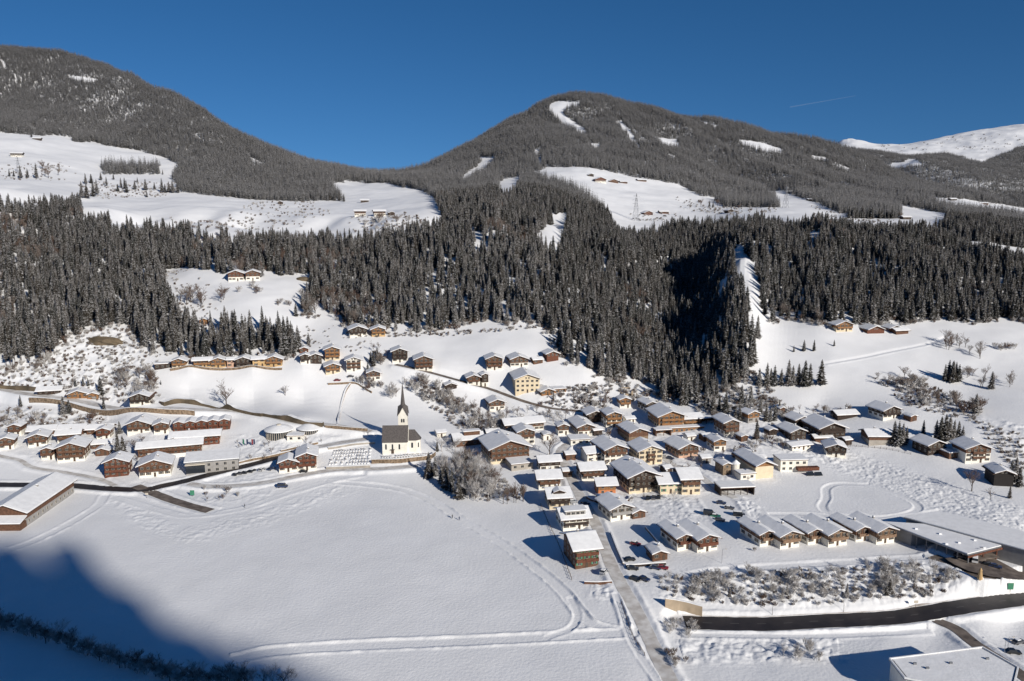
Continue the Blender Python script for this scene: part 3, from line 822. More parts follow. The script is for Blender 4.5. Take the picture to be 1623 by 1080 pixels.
S_ = (ZF - CAMZ) / YY[:, None]
RUN = np.maximum.accumulate(S_, axis=0)
RUN = np.vstack([RUN[:1], RUN[:-1]])
del S_
TP = []
for (y0, y1, area) in ((480, 700, 25.), (700, 1150, 22.), (1150, 1900, 23.), (1900, 3400, 19.), (3400, 5600, 34.)):
    n = int(1.62 * (y1 ** 2 - y0 ** 2) / 2 / area)
    y = np.sqrt(rng.random(n) * (y1 ** 2 - y0 ** 2) + y0 ** 2); t = rng.random(n) * 1.62 - .81
    TP.append(np.stack([t * y, y], 1))
TP = np.concatenate(TP)
tx, ty = TP.T
tz = zat(tx, ty)
pu, pv = proj(tx, ty, tz)
wob = 3 * fbm(tx, ty, 25, 2, 77) + np.where(ty > 1500, 9 * fbm(tx, ty, 70, 3, 78), 0)
ok = pv < np.interp(pu, lx, ly) + wob
for i, mp_ in enumerate(MEADOWS):
    ok &= ~(inpoly(pu + wob, pv + wob * .4, mp_) & (ty > 560))
for p_ in PATCHES: ok |= inpoly(pu + wob, pv, p_)
ok &= ~(inpoly(pu, pv, SNOWPEAK) & (ty > 3300))
ok &= ~((ty > 5200))
ok &= (ty < 3300) | (pu > 1340)
# small clearings and thin places on the mountains, gullies in the woods
den = fbm(tx, ty, 60, 2, 91); den2 = fbm(tx, ty, 260, 2, 93)
ok &= ~((ty > 1500) & (den > .74) & (den2 > .05))
ok &= rng.random(len(tx)) < np.where(ty > 1500, 1 - .15 * np.clip(den2, 0, 1) * (ty < 3300), 1)
hh_ = 18.5 * np.where(ty > 1500, 1.04, 1.0) * np.where(ty > 1500, .4 + .75 * rng.random(len(tx)) ** 1.3, .5 + .55 * rng.random(len(tx))) * (1 + .25 * fbm(tx, ty, 45, 2, 97))
small = inpoly(pu, pv, PATCHES[0])
ok &= horizon_ok(tx, ty, tz, hh_)
tx, ty, tz, hh_, pu, pv, den2 = [q[ok] for q in (tx, ty, tz, hh_, pu, pv, den2)]
print('TREES', len(tx), (ty < 700).sum(), (ty < 1200).sum())
rot = rng.random(len(tx)) * 6.28
P3 = np.stack([tx, ty, tz - .3], 1)

# the 190 forest spruces nearest to the village that show whole: objects of their own
edge = (np.interp(pu, lx, ly) - pv) < 16
frontm = (ty < 720) & edge & (pu > -10) & (pu < 1630)
cand = np.nonzero(frontm)[0]
cand = cand[np.argsort(ty[cand])][:200]
sel = np.zeros(len(tx), bool); sel[cand] = True


def place_tree(x, y, z, h, rz, pair, name, label, cat, group, base=25.0, part2='trunk', wide=1.0):
    s = h / base
    o = empty(name, (x, y, z), rz, label=label, cat=cat, group=group); o.scale = (s * wide, s * wide, s)
    link('crown', pair[0], o); link(part2, pair[1], o)
    return o


for k in cand:
    u_ = pu[k]
    if u_ < 110: lb, gr = 'tall spruce with bare lower trunk at the foot of the left forest above the railway', 'spruces at the foot of the left forest'
    elif u_ < 475: lb, gr = 'dark spruce in the wood edge right behind the row of houses on the left slope', 'spruces behind the hillside row of houses'
    elif u_ < 880: lb, gr = 'snow dusted spruce on the lower edge of the central forest above the white meadow', 'spruces along the central forest edge'
    elif u_ < 1200: lb, gr = 'spruce at the mouth of the dark wooded gorge behind the village', 'spruces at the mouth of the gorge'
    else: lb, gr = 'spruce on the lower edge of the right forest above the farmhouses', 'spruces along the right forest edge'
    place_tree(*P3[k], float(hh_[k]), float(rot[k]), TALL[k % 3] if pu[k] < 110 else SPR[k % 6], 'spruce_tree', lb, 'spruce tree', gr)
nearm = ~sel & (ty < 1250)
bp2 = (fbm(tx[nearm], ty[nearm], 55, 2, 61) > np.where(pu[nearm] < 600, .2, .36)) & (rng.random(nearm.sum()) < .5)
ids0 = np.where((pu[nearm] > 870) & (rng.random(nearm.sum()) < .8), np.array([0, 3, 5])[rng.integers(0, 3, nearm.sum())], rng.integers(0, 6, nearm.sum()))
ids = np.where(bp2, 6 + rng.integers(0, 3, nearm.sum()), ids0)
instancer('spruce_forest', P3[nearm], rot[nearm], np.where(bp2, hh_[nearm] * .7 / 10.5, hh_[nearm] / 25), ids, NEARP)
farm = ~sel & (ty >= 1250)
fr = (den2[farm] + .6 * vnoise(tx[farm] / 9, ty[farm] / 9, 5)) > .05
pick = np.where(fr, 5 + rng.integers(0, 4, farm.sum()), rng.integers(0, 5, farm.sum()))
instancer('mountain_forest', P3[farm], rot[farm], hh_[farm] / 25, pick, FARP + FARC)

# ------------------------------------------------------------------ buildings
WINM = {}


def winmesh(kind, wd=1.1, ht=1.25):
    k = (kind, wd, ht)
    if k in WINM: return WINM[k]
    b = MB(); h = wd / 2
    b.box(-h, h, -.05, .02, 0, ht, 1)                                # pane, set back from the frame's face
    for x0, x1, z0, z1 in ((-h - .06, -h, -.06, ht + .06), (h, h + .06, -.06, ht + .06), (-h, h, ht, ht + .06), (-h, h, -.06, 0), (-.03, .03, 0, ht)):
        b.box(x0, x1, -.09, .02, z0, z1, 0)
    mats = ['frame', 'glass']
    if kind in ('shutter', 'green'):
        for s in (-1, 1):
            x = s * (h + .13 + .25); b.box(x - .25, x + .25, -.07, .02, -.03, ht + .03, 2)
        mats.append('shutter' if kind == 'shutter' else 'green')
    WINM[k] = b.mesh('window', mats)
    return WINM[k]


def window(root, x, y, z, face, kind='plain', wd=1.1, ht=1.25):
    link('window', winmesh(kind, wd, ht), root, (x, y, z), {'f': 0, 'r': math.pi / 2, 'l': -math.pi / 2, 'b': math.pi}[face])


def snowcap(x0, x1, y0, y1, z, t=.25):
    b = MB()
    b.add([(x0, y0, z), (x1, y0, z), (x1, y1, z), (x0, y1, z), (x0 + .08, y0 + .08, z + t), (x1 - .08, y0 + .08, z + t), (x1 - .08, y1 - .08, z + t), (x0 + .08, y1 - .08, z + t)],
          [(4, 5, 6, 7), (0, 1, 5, 4), (1, 2, 6, 5), (2, 3, 7, 6), (3, 0, 4, 7), (3, 2, 1, 0)])
    return b


def snow_roof(hw, rise_at, L0, L1, mp, thick, seed, zr):
    """a blanket of snow following the roof, its rim slightly ragged"""
    r = random.Random(seed); n = max(3, int((L1 - L0) / 1.6))
    prof = [(-hw, 0), (-hw + .02, .75), (-hw + .22, 1), (-hw * .5, 1.05), (-.35, 1.0), (0, .93), (.35, 1.0), (hw * .5, 1.05), (hw - .22, 1), (hw - .02, .75), (hw, 0)]
    V = []; m = len(prof); sl, sr_ = (r.choice([1, 1, 1, 1, .93, .86]) for _ in (0, 1))     # snow slid off the eaves here and there
    prof = [(a * (sl if a < 0 else sr_), t) for a, t in prof]
    for j in range(n + 1):
        y = L0 + (L1 - L0) * j / n
        for i, (a, t) in enumerate(prof):
            jj = r.uniform(-.09, .09) if t > .5 and abs(a) > hw * .86 - .5 else r.uniform(-.03, .03)
            e = .8 if j in (0, n) else 1
            V.append(mp(a + (jj if i not in (0, m - 1) else 0), y + r.uniform(-.08, .08) * (j in (0, n)), zr(abs(a)) + thick * t * e))
    Fc = [(j * m + i, j * m + i + 1, (j + 1) * m + i + 1, (j + 1) * m + i) for j in range(n) for i in range(m - 1)]
    for j_, y in ((0, L0), (n, L1)):
        o_ = len(V); V += [mp(a, y, zr(abs(a)) + .003) for a, t in prof]
        Fc += [(j_ * m + i, j_ * m + i + 1, o_ + i + 1, o_ + i) for i in range(m - 1)]
    me_ = bpy.data.meshes.new('snow_cover'); me_.from_pydata(V, [], Fc); me_.materials.append(M['roofsnow'])
    me_.update()
    return me_


HN = [0]


def wing(root, W, D, n, o='g', lo='white', up='wood', k=1, ox=0, oy=0, oz=0, pitch=.37, oh=1.3, b=1, win='shutter', chim=1, fl=2.42, small=False, sides='lrf',
         base=.4, snowt=.45, door=True, nowin=(), roofm='fascia', snow=True, bwide=.92, bmat=None, gable_win=True, winw=1.1):
    """one gabled block: walls, timbered upper storeys, roof, snow, chimney, balconies, windows, door"""
    HN[0] += 1; sd = HN[0]; r = random.Random(sd)
    He = n * fl + base
    cr = (W if o == 'g' else D) / 2
    mp = (lambda a, y, z: (ox + a, oy + y, oz + z)) if o == 'g' else (lambda a, y, z: (ox + W / 2 - y, oy + D / 2 + a, oz + z))
    L = D if o == 'g' else W
    zk = base + k * fl if 0 < k < n else (He if k >= n else -3)
    if k > 0: MB().box(ox - W / 2, ox + W / 2, oy, oy + D, oz - 4, oz + zk).build('wall', lo, root)
    q = .06 if k > 0 else 0
    top = He + (cr + q) * pitch - .02
    prof = [(-cr - q, zk), (cr + q, zk), (cr + q, He - .02), (0, top), (-cr - q, He - .02)] if zk < He else [(-cr - q, He - .6), (cr + q, He - .6), (cr + q, He - .02), (0, top), (-cr - q, He - .02)]
    MB().prism(prof, -q, L + q, mp).build('upper_wall', up, root)
    zr = lambda a: He + .02 + (cr - a) * pitch + .22
    hw = cr + oh
    rf = MB().prism([(-hw, zr(hw) - .22), (0, zr(0) - .22), (hw, zr(hw) - .22), (hw, zr(hw)), (0, zr(0)), (-hw, zr(hw))], -oh, L + oh, mp).build('roof', roofm, root)
    if snow: link('snow_cover', snow_roof(hw - .04, 0, -oh + .04, L + oh - .04, mp, snowt, sd, zr), rf)
    for c in range(chim):
        l_ = L * (.35 + .3 * r.random() if c == 0 else .75); a_ = (-1) ** c * cr * .18
        x, y, z = mp(a_, l_, zr(abs(a_)))
        cm = MB().box(x - .38, x + .38, y - .38, y + .38, z - .3, z + 1.25).build('chimney', 'grey', rf)
        snowcap(x - .42, x + .42, y - .42, y + .42, z + 1.25, .28).build('snow_cap', 'roofsnow', cm)
    # windows
    yf = oy - q - .02; nb = max(1, int(W / 2.7)); 
    if 'f' in sides:
        for f_ in range(n):
            if f_ in nowin: continue
            z = oz + base + f_ * fl + .85
            yy = oy - .02 if (f_ < k) else yf
            for i in range(nb):
                x = ox + W * ((i + .5) / nb - .5)
                if f_ == 0 and door and i == nb // 2:
                    d_ = MB().box(x - .5, x + .5, yy - .06, yy + .02, oz + base - .3, oz + base + 1.9).build('door', 'shutter', root); continue
                window(root, x, yy, z, 'f', win, winw)
        if o == 'g' and gable_win and cr * pitch > 1.3:
            for x in ((-.9, .9) if cr > 4.2 else (0,)): window(root, ox + x, yf, oz + He + .1, 'f', 'plain', .8, .9)
    if not small:
        nd = max(1, int(D / 3.4))
        for s, fc in ((1, 'r'), (-1, 'l')):
            if fc not in sides: continue
            for f_ in range(n):
                if f_ in nowin: continue
                for i in range(nd): window(root, ox + s * (W / 2 + (.02 if f_ < k else q + .02)), oy + D * (i + .5) / nd, oz + base + f_ * fl + .85, fc, win if f_ < k else 'plain')
    for j in range(b):
        f_ = n - 1 - j
        if f_ < 1: break
        z = oz + base + f_ * fl; x0, x1 = ox - W / 2 * bwide, ox + W / 2 * bwide; y0 = oy - q - 1.25
        bb = MB().box(x0, x1, y0, oy - q - .01, z - .18, z)
        bb.box(x0, x1, y0 - .06, y0, z, z + .98)
        bb.box(x0, x0 + .06, y0, oy - q - .01, z, z + .98).box(x1 - .06, x1, y0, oy - q - .01, z, z + .98)
        for i in range(3): 
            xp = x0 + .1 + (x1 - x0 - .3) * i / 2; bb.box(xp, xp + .12, y0 + .02, y0 + .14, z + .98, z + fl - .1)
        bl = bb.build('balcony', bmat or up, root)
    return He


def place(u, v, rz=14, name='chalet', **kw):
    x, y, z = hit(u, v)
    kw.setdefault('cat', 'house')
    return empty(name, (x, y, z), R(rz), **kw), y / F


def H(u, v, w, n, label, o='g', lo='white', up='wood', k=1, D=None, yaw=14, name='chalet', cat='chalet', group=None, flat=False, **kw):
    yaw += (hash(label) if False else sum(map(ord, label)) % 17 - 8) * (0 if 'twin' in label else .7)
    root, m = place(u, v, yaw, name, label=label, cat=cat, group=group)
    W = w * m / max(math.cos(R(yaw)), .8)
    if D is None: D = min(max(W * 1.05, 6), 14) if o == 'g' else min(max(W * .6, 5.5), 9.5)
    if w < 24 or m > .42: kw.setdefault('small', True); kw.setdefault('sides', 'f'); kw.setdefault('snowt', .45)
    if W < 8: kw.setdefault('oh', .8)
    if flat: flatblock(root, W, D, n, lo, **kw)
    else: wing(root, W, D, n, o, lo, up, k, **kw)
    return root


def flatblock(root, W, D, n, lo='white', ox=0, oy=0, oz=0, fl=2.8, snowt=.35, win='plain', small=False, sides='f', base=.3, oh=.35, open_=False, wins=True, **kw):
    h = n * fl + base
    if open_:                                                          # a car port: posts, back wall, open front
        MB().box(ox - W / 2, ox + W / 2, oy + D - .3, oy + D, oz - 3, oz + h).build('back_wall', lo, root)
        for s in (-1, 1): MB().box(ox + s * W / 2 - .15, ox + s * W / 2 + .15, oy + .3, oy + D - .31, oz - 3, oz + h).build('side_wall', lo, root)
        for i in range(int(W / 3.2) + 1):
            x = ox - W / 2 + .3 + (W - .6) * i / int(W / 3.2); MB().box(x - .12, x + .12, oy, oy + .24, oz - 2, oz + h).build('post', lo, root)
    else:
        MB().box(ox - W / 2, ox + W / 2, oy, oy + D, oz - 4, oz + h).build('wall', lo, root)
        if wins:
            nb = max(1, int(W / 3))
            for f_ in range(n):
                for i in range(nb): window(root, ox + W * ((i + .5) / nb - .5), oy - .02, oz + base + f_ * fl + .9, 'f', win, 1.4)
    rf = MB().box(ox - W / 2 - oh, ox + W / 2 + oh, oy - oh, oy + D + oh, oz + h + .003, oz + h + .28).build('roof', 'fascia', root)
    snowcap(ox - W / 2 - oh + .05, ox + W / 2 + oh - .05, oy - oh + .05, oy + D + oh - .05, oz + h + .28, snowt).build('snow_cover', 'roofsnow', rf)


CH = 'chalets of the holiday village on the left'
# holiday village below the railway, left
H(24, 691, 19, 2, 'small brown chalet at the far upper left corner of the holiday village', up='wood', k=1, group=CH)
H(10, 713, 22, 2, 'small chalet cut by the left edge of the picture, second row', up='wood', k=1, group=CH)
H(66, 690, 36, 1, 'long low brown chalet with wide snowy roof, left of three along the top row', o='s', up='wood', k=0, group=CH, b=0, win='plain')
H(113, 688, 36, 1, 'long low brown chalet with wide snowy roof, middle of three along the top row', o='s', up='wood', k=0, group=CH, b=0, win='plain')
H(157, 688, 36, 1, 'long low brown chalet with wide snowy roof, right of three along the top row', o='s', up='wood', k=0, group=CH, b=0, win='plain')
H(164, 697, 20, 2, 'narrow red brown chalet just below the right long chalet of the top row', up='red', k=1, group=CH, small=False, sides='fr')
H(60, 708, 26, 2, 'white based chalet with brown gable in the middle of the left cluster', up='wood', k=1, group=CH, small=False, sides='fr')
H(109, 703, 31, 2, 'broad chalet with one long balcony and white ground floor in the holiday village', o='s', up='wood', k=1, group=CH)
H(160, 711, 26, 1, 'low half buried chalet under a square snowy roof beside the tall spruce', o='s', up='wood', k=0, group=CH, b=0)
H(162, 723, 20, 1, 'tiny gabled chalet left of the tall spruce in the holiday village', up='wood', k=0, group=CH, b=0, small=False, sides='fr')
H(76, 729, 20, 2, 'small gabled chalet touching the left of the biggest brown chalet', up='wood', k=1, group=CH)
H(113, 732, 40, 3, 'biggest brown chalet of the holiday village with white base and wide gable', up='wood', k=1, D=12, b=2, small=False)
H(220, 687, 35, 2, 'brown chalet with white base standing right of the holiday village spruce', up='wood', k=1, group=CH, small=False)
H(256, 688, 21, 2, 'little brown chalet between the wide gable and the five gabled row', up='wood', k=1, group=CH, small=False, sides='fr')
H(310, 707, 72, 2, 'long timber row building with a white end wall below the five gables', o='s', up='red', k=0, D=9, b=1, name='row_house', cat='house', win='plain', fl=2.5)
H(270, 722, 92, 2, 'longest timber row building with snowy roof on a white terrace', o='s', up='wood', k=0, D=9, b=1, name='row_house', cat='house', win='plain', fl=2.4)
H(185, 756, 35, 3, 'dark red all timber chalet by the main road left of the white one', up='red', k=0, D=10, b=2, small=False)
H(246, 756, 46, 2, 'white chalet with dark brown balcony beside the main road', up='wood', k=1, D=12, b=1, small=False, fl=2.9)
r5, m5 = place(320, 684, 14, 'row_house', label='row of five small red brown gables above the long timber buildings', cat='house')
for i in range(5): wing(r5, 17 * m5, 9, 2, 'g', 'white', 'red', 0, ox=(i - 2) * 17.6 * m5, oh=.35, b=1, chim=0, sides='f', fl=2.4, win='plain')
# farm barn in the lower left corner
rb, mb = place(43, 834, 2, 'barn', label='long red brown barn with snowy roof in the lower left corner', cat='barn')
wing(rb, 17, 40, 2, 'g', 'grey', 'wood', 1, ox=-8.5, b=0, chim=1, fl=3.0, door=False, sides='fr', nowin=(1,), win='plain', gable_win=False, snowt=.5, oh=1.4)
MB().prism([(0, 0), (17, 0), (17, 2.7), (0, 2.7)], -5, -.1, lambda a, y, z: (a - 17, y, z)).build('porch', 'wood', rb)
pr = MB().add([(-17.6, -5.8, 3.0), (.6, -5.8, 3.0), (.6, -.05, 4.4), (-17.6, -.05, 4.4), (-17.6, -5.8, 3.2), (.6, -5.8, 3.2), (.6, -.05, 4.6), (-17.6, -.05, 4.6)], [(0, 3, 2, 1), (4, 5, 6, 7), (0, 1, 5, 4), (1, 2, 6, 5), (3, 0, 4, 7)]).build('porch_roof', 'fascia', rb)
MB().add([(-17.5, -5.7, 3.2), (.5, -5.7, 3.2), (.5, -.1, 4.6), (-17.5, -.1, 4.6), (-17.5, -5.6, 3.6), (.5, -5.6, 3.6), (.5, -.1, 5.0), (-17.5, -.1, 5.0)], [(4, 5, 6, 7), (0, 1, 5, 4), (1, 2, 6, 5), (3, 0, 4, 7)]).build('snow_cover', 'roofsnow', pr)
# along the railway
H(78, 626, 32, 1, 'low dark farmhouse at the upper left beside the railway line', o='s', up='dark', lo='white', k=0, b=0, win='plain')
H(123, 632, 28, 1, 'orange brown house beside the railway, middle of the upper left three', up='larch', k=0, b=0, D=9)
H(147, 633, 16, 1, 'tiny tan cabin right of the orange brown railway house', up='larch', k=0, b=0, name='cabin', cat='cabin')
H(222, 643, 30, 2, 'black timber farmhouse with white ground floor right above the railway wall', up='dark', k=1, b=1, small=False)
# hillside row
HR = 'houses in the row along the left hillside'
H(258, 585, 23, 1, 'dark flat garage at the left end of the hillside row', lo='dark', flat=True, name='garage', cat='garage', group=HR, D=6)
H(284, 585, 21, 2, 'cream gabled house next to the dark garage in the hillside row', lo='cream', up='larch', k=1, group=HR)
H(321, 584, 26, 2, 'long ochre house joined to the ochre gable in the hillside row', o='s', lo='ochre', up='larch', k=1, group=HR)
H(346, 584, 22, 2, 'ochre gabled house in the middle of the hillside row', lo='ochre', up='larch', k=1, group=HR)
H(368, 583, 15, 2, 'narrow pink house left of the dark gable in the hillside row', o='s', lo='pink', up='pink', k=2, b=0, group=HR)
H(386, 583, 23, 2, 'dark timber gabled house in the hillside row', lo='dark', up='dark', k=1, group=HR)
H(411, 582, 19, 2, 'small ochre block left of the last ochre gable of the hillside row', o='s', lo='ochre', up='ochre', k=2, b=0, group=HR)
H(434, 582, 26, 2, 'last ochre gabled house with balcony at the right end of the hillside row', lo='ochre', up='larch', k=1, group=HR)
H(484, 577, 15, 2, 'small white gable right of the hillside row, beside the dark brown one', lo='white', up='dark', k=1)
H(500, 577, 19, 2, 'dark brown gabled house beside the small white gable', lo='dark', up='dark', k=1, b=0)
H(482, 560, 13, 1, 'small brown barn above the dark brown gabled house', up='red', k=0, b=0, name='barn', cat='barn')
H(527, 572, 23, 3, 'tall cream and wood house, upper of the three houses at the bend', lo='cream', up='larch', k=1, b=2)
H(528, 593, 22, 2, 'brown and cream house below the tall cream one at the bend', lo='cream', up='larch', k=1)
H(561, 589, 23, 3, 'white gabled house with two balconies at the bend of the hill road', lo='white', up='white', k=1, b=2, bmat='wood')
H(592, 604, 21, 2, 'white based house with plain brown gable above the church', lo='white', up='wood', k=1, b=0)
H(568, 534, 26, 2, 'dark farmhouse with white base right at the edge of the central forest', lo='white', up='dark', k=1)
H(600, 534, 21, 2, 'ochre house right of the dark farmhouse at the forest edge', lo='ochre', up='larch', k=1)
H(634, 575, 24, 3, 'white house with dark balconies and gable where the hill road starts', lo='white', up='dark', k=1, b=2)
H(672, 588, 28, 3, 'brown timber house with white base and round balconies by the hill road', lo='white', up='wood', k=1, b=2)
H(784, 587, 25, 3, 'tall wooden house left of the two brown farmhouses on the white meadow', lo='white', up='wood', k=1, b=2)
H(823, 582, 28, 2, 'wide brown farmhouse in the middle of the upper meadow', lo='white', up='wood', k=1, b=0)
H(853, 577, 15, 1, 'small flat annex between the wide farmhouse and the red barn', o='s', up='wood', k=0, b=0, name='shed', cat='shed')
H(876, 573, 19, 2, 'dark red barn at the forest edge on the upper meadow', up='red', k=0, b=0, win='plain', name='barn', cat='barn', nowin=(0,))
H(751, 611, 20, 2, 'brown house with white base where the road passes above the gully', lo='white', up='wood', k=1)
H(769, 613, 10, 3, 'narrow tower like brown house beside the hill road', lo='white', up='dark', k=1, b=0)
H(715, 618, 18, 1, 'lonely dark barn among bare trees below the hill road', up='dark', k=0, b=0, name='barn', cat='barn', nowin=(0,))
H(836, 623, 39, 3, 'cream school with three rows of windows on the meadow', lo='cream', up='cream', k=1, D=20, b=0, win='plain', name='school_building', cat='school', small=False, fl=2.9, winw=1.5)
hw_ = H(868, 627, 20, 1, 'new orange timber house right of the cream school', up='larch', k=0, b=0, D=10, name='house', cat='house')
flatblock(hw_, 8.5, 7, 1, 'larch', ox=8.8, oy=1)
H(788, 651, 24, 2, 'white house with brown gable standing alone above the gully trees', lo='white', up='wood', k=1, b=0)

# ---- village, from west to east
H(487, 746, 29, 3, 'four storey guest house with brown balconies left of the cemetery', lo='white', up='red', k=1, b=2, D=14, small=False, name='guest_house', cat='guest house', yaw=8)
wing([o for o in COL.objects if o.name.startswith('guest_house')][0], 9, 9, 2, 'g', 'white', 'red', 1, ox=-9.2, oy=-.5, b=1, chim=0, sides='f')
rh = H(744, 707, 45, 1, 'farm building with long dormer on its snowy roof, right of the church', o='s', lo='grey', up='wood', k=0, b=0, fl=3.4, D=11, name='farm_building', cat='farm building', win='plain')
dm = MB().box(-2.5, 6.5, 2.2, 5.5, 5.2, 7.6).build('dormer', 'wood', rh); snowcap(-3, 7, 1.8, 6.2, 7.6, .35).build('snow_cover', 'roofsnow', dm)
H(782, 693, 20, 1, 'small shed with snowy roof behind the big brown hotel', o='s', lo='wood', up='wood', k=0, b=0, name='shed', cat='shed', win='plain')
H(832, 685, 62, 2, 'very long snow roofed building behind the brown hotel', o='s', lo='white', up='wood', k=1, b=0, D=10, name='long_building', cat='building')
H(834, 706, 28, 3, 'white gabled house squeezed behind the right side of the brown hotel', lo='white', up='wood', k=2, b=1)
H(808, 733, 62, 3, 'big brown hotel with three full rows of balconies and a wide gable', lo='cream', up='wood', k=1, b=3, D=20, name='hotel', cat='hotel', small=False, bwide=1.0, fl=2.55, oh=1.7, pitch=.36, chim=2)
H(828, 745, 36, 1, 'flat snowy garage in front of the big brown hotel', lo='concrete', flat=True, D=11, name='garage', cat='garage')
H(872, 747, 33, 2, 'white house half hidden behind the first house of the street row', o='s', lo='white', up='dark', k=1, b=0, D=8)
H(893, 690, 17, 2, 'narrow brown house left of the long white and brown farmhouse', lo='white', up='wood', k=1, b=0)
H(929, 691, 27, 2, 'farmhouse with white base and brown gable behind the village street', lo='white', up='wood', k=1, D=17, b=0, small=False, sides='fl')
H(944, 670, 26, 2, 'dark house with snowy roof at the end of the hill road', lo='dark', up='dark', k=0, b=1)
H(973, 678, 26, 3, 'white house with orange brown centre and balconies left of the hillside hotel', lo='white', up='larch', k=2, b=2, small=False, sides='fl')
H(1012, 700, 33, 2, 'old dark barn with stone base in the middle of the village', lo='stone', up='wood', k=1, b=0, D=15, name='barn', cat='barn', win='plain', nowin=(0, 1), small=False)
H(920, 706, 32, 1, 'low white building with flat snowy roof beside the village street', lo='white', flat=True, D=9, name='building', cat='building')
H(991, 647, 18, 2, 'wooden house at the foot of the concrete torrent barrier', lo='white', up='larch', k=1, b=1)
H(1033, 654, 18, 2, 'white house with dark gable right below the torrent barrier', lo='white', up='dark', k=1, b=0, D=12, small=False, sides='fl')
ho = H(1064, 680, 43, 3, 'large hillside hotel with wooden balconies and an extra right wing', lo='cream', up='larch', k=1, b=2, D=18, name='hotel', cat='hotel', small=False, bwide=.8, oh=1.5)
wing(ho, 11, 9, 2, 's', 'cream', 'larch', 1, ox=13.6, oy=1.5, b=1, chim=0, sides='f')
flatblock(ho, 27, 4.4, 1, 'larch', ox=4, oy=-5.8, oz=-1.2)
H(1052, 691, 26, 1, 'open dark shed with flat snowy roof below the hillside hotel', lo='wood', flat=True, open_=True, D=5, name='shed', cat='shed')
H(976, 735, 39, 3, 'white house with big brown gable next to the cream three storey one', lo='white', up='wood', k=2, b=1, D=16, small=False, bwide=.8, sides='fl')
wing([o for o in COL.objects if o.get('label', '').startswith('white house with big brown gable next')][0], 8, 9, 2, 's', 'white', 'white', 2, ox=-9.7, oy=5, b=0, chim=0, sides='f', door=False)
H(1031, 737, 40, 3, 'cream three storey house with brown centre and arched door', lo='cream', up='cream', k=3, b=2, D=14, small=False, bwide=.28, bmat='wood', sides='fl')
H(1091, 725, 34, 2, 'pinkish house under a broad roof east of the cream three storey one', lo='pink', up='wood', k=1, b=1, D=14, small=False, sides='fl')
H(1141, 715, 20, 2, 'orange wooden chalet among bare trees in the village', lo='white', up='larch', k=1, b=0, D=10, small=False, sides='fl')
H(1159, 691, 25, 3, 'white and brown chalet with two balconies near the snowy spruces', lo='white', up='wood', k=1, b=2, D=13, small=False, sides='fl')
H(1194, 670, 20, 2, 'orange brown chalet alone at the wood edge above the village', lo='grey', up='larch', k=1, b=0)
H(1120, 672, 24, 1, 'long low carport with snowy roof right of the hillside hotel', lo='wood', flat=True, open_=True, D=5, name='carport', cat='carport')
H(1240, 655, 9, 1, 'tiny hut behind the orange brown chalet', lo='wood', up='wood', k=0, b=0, name='hut', cat='hut')
# the street row along the field
H(871, 775, 36, 2, 'house with blank white snowy roof, topmost of the row along the field', o='s', lo='white', up='wood', k=1, b=1, D=11, yaw=10)
hd = H(887, 806, 34, 2, 'cream house with dark balcony and a triangular dormer by the street', o='s', lo='cream', up='dark', k=1, b=1, D=12, small=False, yaw=10)
wing(hd, 5.0, 4.2, 1, 'g', 'dark', 'dark', 0, oz=5.6, oy=1.2, b=0, chim=0, oh=.6, base=0, fl=1.5, door=False, sides='', win='plain', gable_win=False, snowt=.25)
hs_ = H(913, 840, 44, 2, 'white house with a long two window dormer in the street row', o='s', lo='white', up='white', k=1, b=1, D=12, small=False, yaw=10, bmat='dark')
dm = MB().box(-4.3, 4.3, 1.0, 6, 5.6, 8.1).build('dormer', 'grey', hs_); snowcap(-4.9, 4.9, .5, 6.4, 8.1, .35).build('snow_cover', 'roofsnow', dm)
for x in (-3, -1, 1, 3): link('window', winmesh('plain', 1.3, 1.1), dm, (x, .98, 6.4))
H(930, 900, 39, 3, 'tall brown and white house with green shutters at the field end of the street', o='s', lo='white', up='wood', k=0, b=3, D=15, small=False, yaw=8, win='green', oh=1.6, bwide=.98, bmat='red', fl=2.5)
H(940, 762, 38, 2, 'house with plain snowy roof, wooden upper floor and white ground floor', o='s', lo='white', up='wood', k=1, b=1, D=10, small=False, yaw=10, fl=2.6)
H(962, 786, 29, 2, 'orange house under a square snowy roof in the village centre', o='s', lo='orange', up='larch', k=1, b=0, D=9, small=False, yaw=10, win='plain')
hc = H(985, 824, 38, 2, 'white chalet with grey blue gable and side porch below the orange house', lo='white', up='grey', k=1, b=1, D=13, small=False, bmat='grey')
wing(hc, 6, 6, 1, 'g', 'white', 'wood', 0, ox=7.6, oy=-1.5, b=0, chim=0, sides='f', oh=.8)
H(1020, 781, 50, 3, 'large inn with dark timber front and cream ground floor in the village centre', lo='cream', up='dark', k=1, b=2, D=20, name='inn', cat='inn', small=False, bwide=.7, oh=1.7, chim=3, sides='fl', fl=2.6, pitch=.37)
H(1063, 783, 36, 2, 'cream linking block with green glass between the inn and the brown house', o='s', lo='cream', up='cream', k=2, b=0, D=13, name='building', cat='building', win='green', yaw=8)
H(1095, 784, 31, 3, 'house with brown top floor at the right end of the inn block', o='s', lo='cream', up='wood', k=2, b=1, D=14, small=False, yaw=8, bmat='wood')
H(1046, 889, 26, 1, 'small brown cabin on the corner of the walled car yard', lo='wood', up='wood', k=0, b=0, D=7, name='cabin', cat='cabin', small=False, oh=.8, snowt=.5, fl=2.4)
TW = 'twin gabled chalets on the lower terrace'
